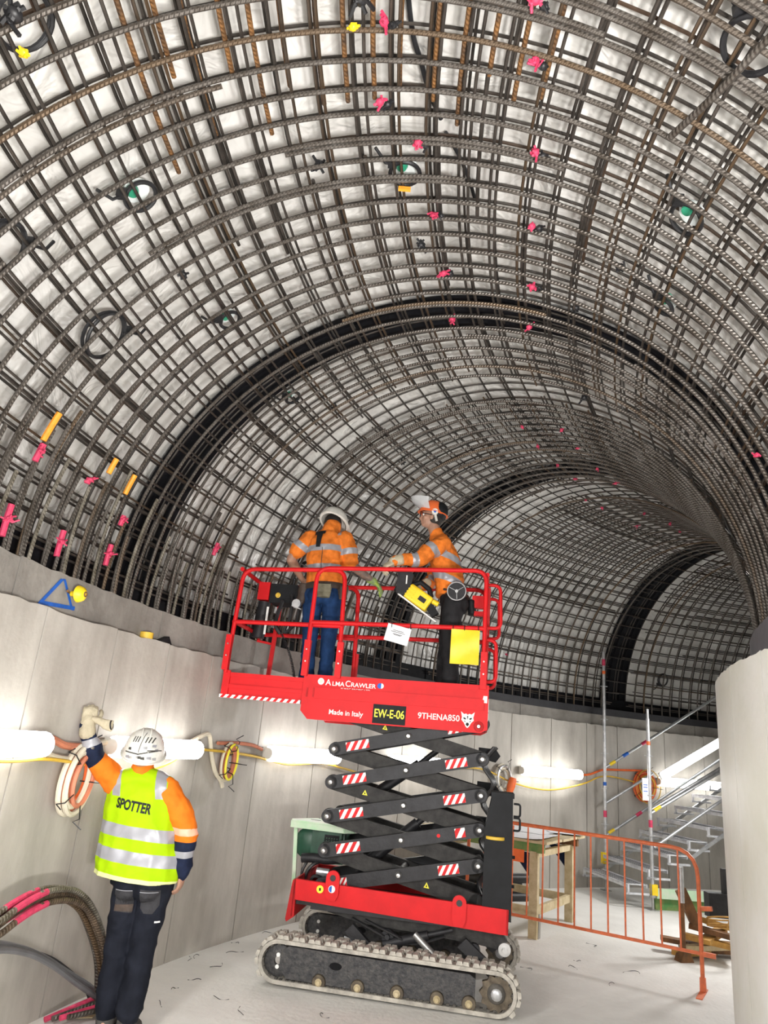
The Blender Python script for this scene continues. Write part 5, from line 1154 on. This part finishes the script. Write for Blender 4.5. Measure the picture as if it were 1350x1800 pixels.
# the tool he holds
t = thing('rebar_tying_tool', 'yellow and black cordless tying tool held by the right-hand worker', 'power tool', LP(.0, -.17, 2.97), LA); t.scale = (1.4, 1.4, 1.4)
R = Matrix.Rotation(radians(32), 3, 'Y')
def tb(c, d): return R @ Vector(c), d
b = MB().box(R @ Vector((.01, 0, -.0)), (.17, .085, .10), R=R); bmod = obj('tool_body', b, M_YEL, t, smooth=False); m_ = bmod.modifiers.new('bevel', 'BEVEL'); m_.width = .014; m_.segments = 3
for k in range(4): obj('vent_rib', MB().box(R @ Vector((-.045+.018*k*0-.0, -.046, .03-.02*k)), (.05, .006, .008), R=R), M_YEL, bmod, smooth=False)
obj('printed_mark', MB().box(R @ Vector((.04, -.0435, .0)), (.05, .002, .03), R=R), M_ARM, bmod, smooth=False)
obj('grip', MB().tube([R @ Vector(p) for p in ((.07, 0, .05), (.03, 0, .085), (-.04, 0, .09), (-.075, 0, .04))], .017, 10), M_BLK, t)
obj('battery_pack', MB().prism([(-.05, -.07), (.03, -.09), (.055, .05), (.02, .09), (-.045, .08)], (-.085, -.04, .085), (1, 0, 0), (0, 0, 1), (0, .08, 0)), M_ARM, t, smooth=False)
obj('battery_print', MB().box((-.072, -.043, .10), (.008, .002, .055)), M_WHITE, t, smooth=False)
obj('guide_rail', MB().bar(R @ Vector((-.11, -.01, -.055)), R @ Vector((.19, -.01, -.062)), .03, .008), M_WHITE, t, smooth=False)
obj('nose', MB().bar(R @ Vector((.09, 0, -.0)), R @ Vector((.16, 0, -.03)), .05, .05).cyl(R @ Vector((-.10, 0, -.03)), R @ Vector((-.15, 0, -.035)), .02, 12), M_BLK, t, smooth=False)
obj('trigger_cap', MB().cyl(R @ Vector((.10, -.03, .03)), R @ Vector((.14, -.03, .035)), .016, 10), M_YEL, t)

# ================================================================= right-hand side: barrier, table, stair
bl = thing('crowd_barrier', 'orange steel crowd barrier with upright bars, in front of the stair', 'barrier', (2.985, 6.72, 0), radians(148))
RB = .017
fr = MB().tube(rrect(.22, [(0, 0, .03), (0, 0, 1.07), (2.15, 0, 1.09), (2.15, 0, .03)]), RB, 10); obj('frame', fr, M_ORGW, bl)
obj('bottom_rail', MB().tube([(-.05, 0, .28), (2.2, 0, .28)], .014, 8), M_ORGW, bl)
bmesh_bar = MB().tube([(0, 0, .28), (0, 0, 1.065)], .008, 6).mesh('upright_bar', M_ORGW, True)
for k in range(13):
    o = link('upright_bar', bmesh_bar, bl); o.location = (.16+.152*k, 0, 0)
for x in (0, 2.15): obj('foot', MB().bbox((x-.025, -.09, 0), (x+.025, .24, .008)).prism([(-.025, .0), (.025, 0), (.022, .10), (-.022, .10)], (x, -.02, .006), (1, 0, 0), (0, 0, 1), (0, .035, 0)), M_ORGW, bl, smooth=False)
obj('hook', MB().bar((-.015, 0, .62), (-.10, .02, .635), .03, .035), M_ORGW, bl, smooth=False); obj('hook', MB().bar((-.01, 0, .28), (-.11, .0, .28), .03, .035), M_ORGW, bl, smooth=False)
t = thing('steel_prop', 'rusty steel prop with flared foot standing behind the orange barrier', 'prop', (3.24, 7.68, 0), .3)
obj('post', MB().cyl((0, 0, .09), (0, 0, .80), .022, 12), M_WOODB, t); obj('post_sleeve', MB().cyl((0, 0, .5), (0, 0, .82), .027, 12), M_GALV, t)
obj('flared_foot', MB().prism([(-.075, 0), (.075, 0), (.03, .10), (-.03, .10)], (0, -.05, 0), (1, 0, 0), (0, 0, 1), (0, .10, 0)), M_WOODB, t, smooth=False)

# work table
tt = thing('work_table', 'timber work table with green edge behind the lift', 'table', (1.85, 8.55, 0), radians(52))
# local x along the far leg direction, local y away to the left
L1 = Vector((1.874, 8.036, 0)); L2 = Vector((2.50, 8.99, 0)); dx = (L2-L1); tt.location = L1; tt.rotation_euler = (0, 0, atan2(dx.y, dx.x)); LL = dx.length; WD = .95
for (x, y) in ((0, 0), (LL, 0), (0, WD), (LL, WD)):
    l = obj('leg', MB().bbox((x-.03, y-.045, 0), (x+.03, y+.045, .80)), M_WOOD, tt, smooth=False)
    obj('foot_wedge', MB().prism([(-.01, 0), (.05, 0), (.05, .12), (.03, .22), (0, .22)], (x+.02, y-.05, 0), (1, 0, 0), (0, 0, 1), (0, .08, 0)), M_KICK, l, smooth=False)
for y in (0, WD): obj('bottom_stretcher', MB().bbox((.03, y-.02, .20), (LL-.03, y+.02, .28)), M_WOOD, tt, smooth=False); obj('top_bearer', MB().bbox((-.05, y-.03, .74), (LL+.05, y+.03, .80)), M_WOOD, tt, smooth=False)
for x in (0, LL): obj('bottom_stretcher', MB().bbox((x-.02, .04, .20), (x+.02, WD-.04, .28)), M_WOOD, tt, smooth=False); obj('side_rail', MB().bbox((x-.03, -.1, .79), (x+.03, WD+.3, .88)), M_WOODG if x == 0 else M_WOODB, tt, smooth=False, label='green painted rail' if x == 0 else None)
for (x, y, s) in ((0, .05, 1), (LL, .05, 1)): obj('gusset', MB().prism([(0, .78), (.20, .78), (0, .56)], (x-.01, y, 0), (0, s, 0), (0, 0, 1), (.02, 0, 0)), M_NAVY, tt, smooth=False)
for k in range(5): obj('tabletop_board', MB().bbox((-.06+.265*k, -.15+.01*(k % 2), .88), (-.06+.265*k+.255, WD+.35, .905)), M_WOOD, tt, smooth=False)
obj('orange_sign', MB().bbox((-.035, .10, .68), (-.031, .42, .80)), M_ORG, tt, smooth=False)
TM = Matrix.Translation(L1) @ Matrix.Rotation(atan2(dx.y, dx.x), 4, 'Z')
for k, (x, y, w, h, rz, l) in enumerate(((.32, .35, .75, .85, .05, 'large white drawing sheet spread on the work table'), (.86, .45, .6, .7, -.08, 'second white drawing sheet at the far side of the work table'), (1.1, .02, .3, .42, .5, 'white sheet overhanging the table corner'))):
    b = MB(); vs = []; n_ = 8
    for i in range(n_+1):
        for j in range(n_+1):
            e = abs(j/n_-.5)*2; vs.append(((i/n_-.5)*w, (j/n_-.5)*h, .002+.018*max(0, (1-j/n_*4))**2*(k != 1)+.004*sin(i*1.3+k)**2))
    N0 = len(vs); vs += [(a, c, z+.0015) for a, c, z in vs]; kk = n_+1
    fs = [(i*kk+j, i*kk+j+1, (i+1)*kk+j+1, (i+1)*kk+j) for i in range(n_) for j in range(n_)]; fs += [tuple(N0+g for g in reversed(ff)) for ff in fs[:]]
    b.add(vs, fs); o = tag(obj('drawing_sheet', b, M_PAPER), l, 'paper', 'drawing sheets on the table'); o.location = TM @ Vector((x, y, .907+.004*k)); o.rotation_euler = (0, 0, atan2(dx.y, dx.x)+rz)
# pipes behind the table
for k, (th, r0, z, L_) in enumerate(((133.5, 9.75, .12, 1.3), (133.5, 9.9, .10, 1.2), (133.6, 9.82, .26, 1.25), (133.4, 9.68, .33, 1.2))):
    c = P(th, r0, z); d = Vector((.93, .36, 0)).normalized()
    tag(obj('drain_pipe', MB().lathe([(.048, -L_/2), (.055, -L_/2), (.055, L_/2), (.048, L_/2)], c, d, 18, close=True), M_BLACK if k != 1 else M_ARM), ['black pipe lying lowest at the front behind the table', 'grey black pipe lying lowest at the rear behind the table', 'black pipe resting on the two lowest pipes', 'topmost black pipe of the stack behind the table'][k], 'pipe', 'pipes stacked behind the table')

# stair tower
G1 = Vector((3.903, 10.139, 0)); ev = Vector((.9843, .1763, 0)); dv = Vector((-.1763, .9843, 0))
st = thing('scaffold_stair', 'aluminium scaffold stair with punched treads rising behind the concrete pier', 'stair', G1, atan2(ev.y, ev.x))
WS = 1.22        # local x up the stair, local y towards the back
def standard(x, y, h, name='standard', z0=.16):
    o = obj(name, MB().cyl((x, y, z0), (x, y, h), .0242, 12), M_GALV, st)
    z = .38
    k = 0
    while z < h-.05:
        obj('rosette', MB().disc((x, y, z), (0, 0, 1), .058, .010, 8), M_GALV, o); z += .5
    obj('base_jack', MB().cyl((x, y, 0), (x, y, z0+.08), .017, 10).disc((x, y, z0), (0, 0, 1), .045, .03, 12).bbox((x-.06, y-.06, 0), (x+.06, y+.06, .008)), M_ZINC, o)
    for zz, m, hh in ((.98, M_PINK, .09), (h-.35, M_ORG, .05)): obj('tape_band', MB().cyl((x, y, zz), (x, y, zz+hh), .0256, 12), m, o)
    return o
s1 = standard(0, 0, 2.37); s2 = standard(0, WS, 3.42)
obj('spigot', MB().cyl((0, 0, 2.37), (0, 0, 2.5), .018, 10), M_GALV, s1)
obj('tape_band', MB().cyl((0, WS, 1.42), (0, WS, 1.47), .0256, 12), M_BLUE, s2); obj('tape_band', MB().cyl((0, WS, 3.2), (0, WS, 3.3), .0256, 12), M_PINK, s2)
rise, going = .187, .30
tread_holes = []
def tread(i):
    x0 = -.36+going*i; z = .285+rise*i; par = obj('tread', MB().bbox((x0, .04, z-.012), (x0+.30, WS-.06, z)), M_ALU, st, smooth=False)
    for xx in (x0, x0+.292): obj('tread_lip', MB().bbox((xx, .02, z-.042), (xx+.008, WS-.04, z+.004)), M_ALU, par, smooth=False)
    hb = MB()
    for a in range(22):
        for c in range(4): hb.bbox((x0+.035+.055*c, .08+.05*a, z), (x0+.035+.055*c+.040, .08+.05*a+.026, z+.0015))
    struct(obj('punched_slots', hb, M_ARM, par, smooth=False), 'stuff')
    for y in (.0, WS-.02): obj('tread_bracket', MB().bbox((x0+.01, y, z-.12), (x0+.035, y+.03, z)).bbox((x0+.0, y, z-.12), (x0+going+.02, y+.03, z-.095)), M_ALU, par, smooth=False)
for i in range(9): tread(i)
for y in (-.01, WS): 
    x_ = .55 if y < 0 else -.1; obj('stringer', MB().bar((x_, y, .10+(x_+.3)*rise/going), (2.5, y, .10+2.8*rise/going), .02, .045), M_GALV, st, smooth=False)
    obj('guard_rail', MB().cyl((.03, y, .74), (2.4, y, .74+2.37*rise/going), .021, 10), M_GALV, st)
obj('guard_rail', MB().cyl((.0, 0, 1.15), (2.3, 0, 1.15+2.3*.56), .021, 10).cyl((.0, 0.05, 1.17), (2.3, 0.05, 1.19+2.3*.56), .021, 10), M_GALV, st)
obj('guard_rail', MB().cyl((.0, WS, 1.67), (2.4, WS, 1.67+2.4*.63), .021, 10), M_GALV, st); obj('guard_rail', MB().cyl((.0, WS, 1.17), (.8, WS, 1.17+.8*.6), .021, 10), M_GALV, st)
obj('guard_rail', MB().cyl((.0, WS, .72), (.75, WS, .72+.75*.62), .021, 10), M_GALV, st)
for (x, y, z, m) in ((.08, WS, 1.72, M_YEL), (.05, WS, .76, M_YEL), (.06, 0, 1.19, M_YEL), (.62, WS, 2.06, M_PINK), (.30, WS, 1.86, M_BLUE), (.5, WS, 1.03, M_PINK), (1.2, 0, .74+1.17*rise/going, M_ORG)):
    obj('tape_band', MB().cyl((x, y, z), (x+.09, y, z+.056), .025, 10), m, st)
obj('yellow_coupler', MB().bbox((-.02, -.03, .17), (.06, .03, .30)), M_YEL, st, smooth=False); obj('yellow_coupler', MB().bbox((-.06, WS-.03, .35), (.0, WS+.03, .5)), M_YEL, st, smooth=False); obj('green_ledger', MB().bar((.05, -.01, .20), (.85, -.01, .19), .03, .12), M_PGRN, st, smooth=False)
obj('yellow_board', MB().bar((.05, .04, .07), (.95, .04, .07), .03, .14), M_WOODG, st, smooth=False)
n_ = thing('scaffold_tag', 'pale blue inspection tag hanging on the front standard', 'tag', G1+ev*(-.06)+dv*(-.02)+Vector((0, 0, 1.45)), atan2(ev.y, ev.x))
obj('card', MB().bbox((-.06, -.004, -.14), (.03, 0, .14)), M_PAPER, n_, smooth=False); obj('print_lines', MB().bbox((-.045, -.006, .05), (.015, -.004, .06)).bbox((-.045, -.006, .02), (.015, -.004, .03)).bbox((-.045, -.006, -.03), (.015, -.004, -.02)), M_BLUE, n_, smooth=False)
# light tube fixed along the stair rail
A_ = G1+ev*.86+dv*(WS-.1)+Vector((0, 0, 1.62)); B2 = G1+ev*2.0+dv*(WS-.1)+Vector((0, 0, 2.27)); mid = (A_+B2)/2; d = (B2-A_).normalized(); Lh = (B2-A_).length/2
t = thing('batten_light', 'batten light slanting up along the stair rail beside the pier', 'light', mid, 0, 'batten lights along the curved wall')
nn = -dv; obj('housing', MB().bar(-d*Lh, d*Lh, .04, .10), M_WPVC, t); obj('diffuser', MB().tube([-d*(Lh-.02)+nn*.045, d*(Lh-.02)+nn*.045], .06, 14), M_LAMP, t)
obj('end_cap', MB().cyl(d*(Lh-.02)+nn*.045, d*(Lh+.03)+nn*.045, .045, 12), M_ORG, t)

# offcut pile behind the barrier
pile = [((3.42, 7.85, .05), (.55, .10, .045), .5, .02, M_WOODO), ((3.50, 7.80, .11), (.50, .09, .045), .2, -.05, M_WOOD), ((3.45, 7.95, .10), (.60, .12, .04), -.3, .03, M_WOODB), ((3.52, 7.78, .17), (.45, .10, .05), -.1, .12, M_WOODO),
        ((3.62, 7.88, .20), (.50, .12, .04), .8, -.1, M_WOODO), ((3.58, 7.8, .25), (.42, .10, .045), -.5, .1, M_WOODB), ((3.72, 7.95, .29), (.40, .12, .05), .3, .2, M_WOODO), ((3.66, 8.0, .08), (.6, .2, .08), .1, 0, M_WOODB)]
WL = ['lowest ochre timber offcut at the front of the pile', 'pale timber offcut second from the floor', 'brown board low at the back of the pile', 'ochre block in the middle of the pile by the prop', 'ochre board slanting right in the pile', 'brown offcut near the top of the pile', 'topmost ochre board against the pier', 'thick brown sleeper at the base beside the pier']
for (c, d, rz, rx, m), l in zip(pile, WL):
    tag(obj('timber_offcut', MB().box((0, 0, 0), d, R=Matrix.Rotation(rz, 3, 'Z') @ Matrix.Rotation(rx, 3, 'Y')), m, smooth=False), l, 'timber', 'timber offcuts behind the barrier').location = c
o = tag(obj('timber_offcut', MB().box((0, 0, 0), (.10, .05, .34), R=Matrix.Rotation(-.45, 3, 'Y')), M_WOODB, smooth=False), 'dark brown block standing tilted behind the barrier', 'timber', 'timber offcuts behind the barrier'); o.location = (3.38, 7.86, .44)
o = tag(obj('steel_bracket', MB().box((0, 0, 0), (.30, .12, .22)).disc((.1, -.07, .08), (0, 1, 0), .05, .03, 14).bbox((.02, -.03, .1), (.06, .03, .34)), M_ARM, smooth=False), 'dark machine part on top of the timber pile by the pier', 'machine part'); o.location = (3.78, 8.0, .46)
o = tag(obj('mesh_basket', MB().ring((0, 0, 0), (0, .3, 1), .12, .008, 16, 5).ring((.02, 0, .06), (0, .3, 1), .14, .008, 16, 5).tube([(-.12, 0, 0), (-.12, 0, .07)], .006, 5).tube([(.12, -.02, 0), (.15, 0, .07)], .006, 5).tube([(0, -.12, 0), (.02, -.14, .07)], .006, 5), M_WOODO), 'tangle of ochre wire hoops beside the timber pile', 'wire'); o.location = (3.62, 7.7, .33)

# ================================================================= left foreground: bent bars, pipes, pink bars
M_BBAR = mat('brown_oxidised_bar', (.17, .12, .08), .6, .3, vscale=12, col2=(.07, .05, .035), ribs=True)
M_HOSE = mat('grey_hose', (.16, .16, .17), .4, var=.2)
bp_ = [(171.3, .69), (170.1, .73), (169.4, .765), (168.2, .80), (166.9, .775), (166.0, .71), (165.2, .60), (164.3, .42), (163.8, .27), (163.5, .06)]
bun = thing('bent_bar_bundle', 'bundle of bent steel bars bowing up from the left edge with pink paint', 'rebar bundle', P(167, 10.0, 0))
off = bun.location
for k, (dr, dz) in enumerate(((0, 0), (-.035, -.03), (-.01, -.055), (-.055, .0), (-.07, -.055), (.02, -.03))):
    pts = [P(a, 10.14+dr, z+dz*(1 if z > .3 else z/.3))-off for a, z in bp_]; obj('bent_bar', MB().tube(smooth(pts, 5), .016, 8), (M_BARP, M_BBAR, M_BAR)[k % 3], bun)
    if k in (0, 3, 4, 2): obj('pink_paint', MB().tube(smooth([P(a, 10.14+dr, z+dz)-off for a, z in ((169.6, .758), (168.9, .785), (168.2, .80))], 4), .0172, 8), M_PINK, bun)
obj('cable_tie', MB().ring(P(171.0, 10.11, .70)-off, tangent(171), .06, .005, 16, 5), M_CREAM, bun)
obj('paper_scrap', MB().box(P(164.2, 10.0, .40)-off, (.015, .07, .10), R=Matrix.Rotation(.4, 3, 'X')), M_PAPER, bun, smooth=False); obj('wire_twist', MB().tube([P(164.8, 9.98, .36)-off, P(164.3, 9.97, .38)-off, P(164, 9.98, .41)-off], .005, 5), M_RUST, bun)
for k, (L_, r0, l) in enumerate((([(171.8, .60), (169.8, .60), (168.1, .52), (166.6, .41), (165.2, .28), (163.6, .13), (163.0, .03)], 10.2, 'upper grey hose curving down to the floor behind the spotter'), ([(171.8, .575), (169.8, .575), (168.1, .50), (166.6, .38), (165.2, .24), (163.6, .08), (163.2, .03)], 10.14, 'lower grey hose running beside the upper one'),
        ([(171.8, .50), (169.6, .525), (168.0, .50), (166.1, .39), (164.8, .27), (163.6, .13), (163.1, .03)], 10.25, 'thin brown grey hose behind the two grey hoses'))):
    tag(obj('hose', MB().tube(smooth([P(a, r0, z) for a, z in L_]), .016 if k < 2 else .012, 8), M_HOSE if k < 2 else M_ARM), l, 'hose', 'hoses curving down at the left')
for k in range(4):
    x0 = -1.50+.05*k; tag(obj('pink_bar', MB().cyl((x0-.20, 4.90-.02*k, .02+.014*k), (x0+.08, 5.22-.02*k, .10-.012*k), .016, 8), M_PINK if k % 2 == 0 else M_BAR), ['pink bar at the rear', 'bare bar between two pink bars', 'pink bar at the front', 'bare bar nearest the boots'][k]+' of the stack on the floor left of the boots', 'rebar', 'bars on the floor by the spotter')
t = tag(obj('cardboard_scrap', MB().prism([(0, 0), (.16, .03), (.18, .12), (.03, .10)], (-1.62, 4.98, .004), (1, 0, 0), (0, 1, .25), (0, 0, .004)), M_WOOD, smooth=False), 'torn card scrap on the floor beside the pink bars', 'scrap')
t = tag(obj('paper_scrap', MB().prism([(0, 0), (.09, .01), (.08, .05), (.01, .04)], (-1.10, 4.95, .004), (1, 0, 0), (0, 1, .2), (0, 0, .003)), M_PAPER, smooth=False), 'crumpled white scrap on the floor right of the boots', 'scrap')
# wire offcuts on the floor
rs = random.Random(21)
WO = [(-1.19, 6.3), (-1.14, 6.47), (-1.17, 5.42), (-1.15, 5.65), (-1.05, 7.22), (1.98, 7.12), (2.45, 7.92), (2.15, 7.34), (-.1, 5.45), (2.25, 6.73), (-.95, 6.6), (-1.0, 5.9), (-.9, 6.9), (-.75, 7.3), (-1.0, 6.2), (-.85, 5.6), (1.6, 6.9), (2.6, 7.1), (.3, 5.2), (-.6, 5.3)]
for k, (x, y) in enumerate(WO):
    a = rs.uniform(0, 6.3); L_ = rs.uniform(.06, .16); c = rs.uniform(-2.5, 2.5); pts = []
    for i in range(7): pts.append((cos(a+c*i/6)*L_*i/6, sin(a+c*i/6)*L_*i/6, .003+.006*sin(i)))
    o = tag(obj('wire_offcut', MB().tube(smooth(pts, 2), .0022, 4), M_ARM), 'thin curled wire offcut lying on the concrete floor', 'wire', 'wire offcuts scattered on the floor'); o.location = (x, y, .001)
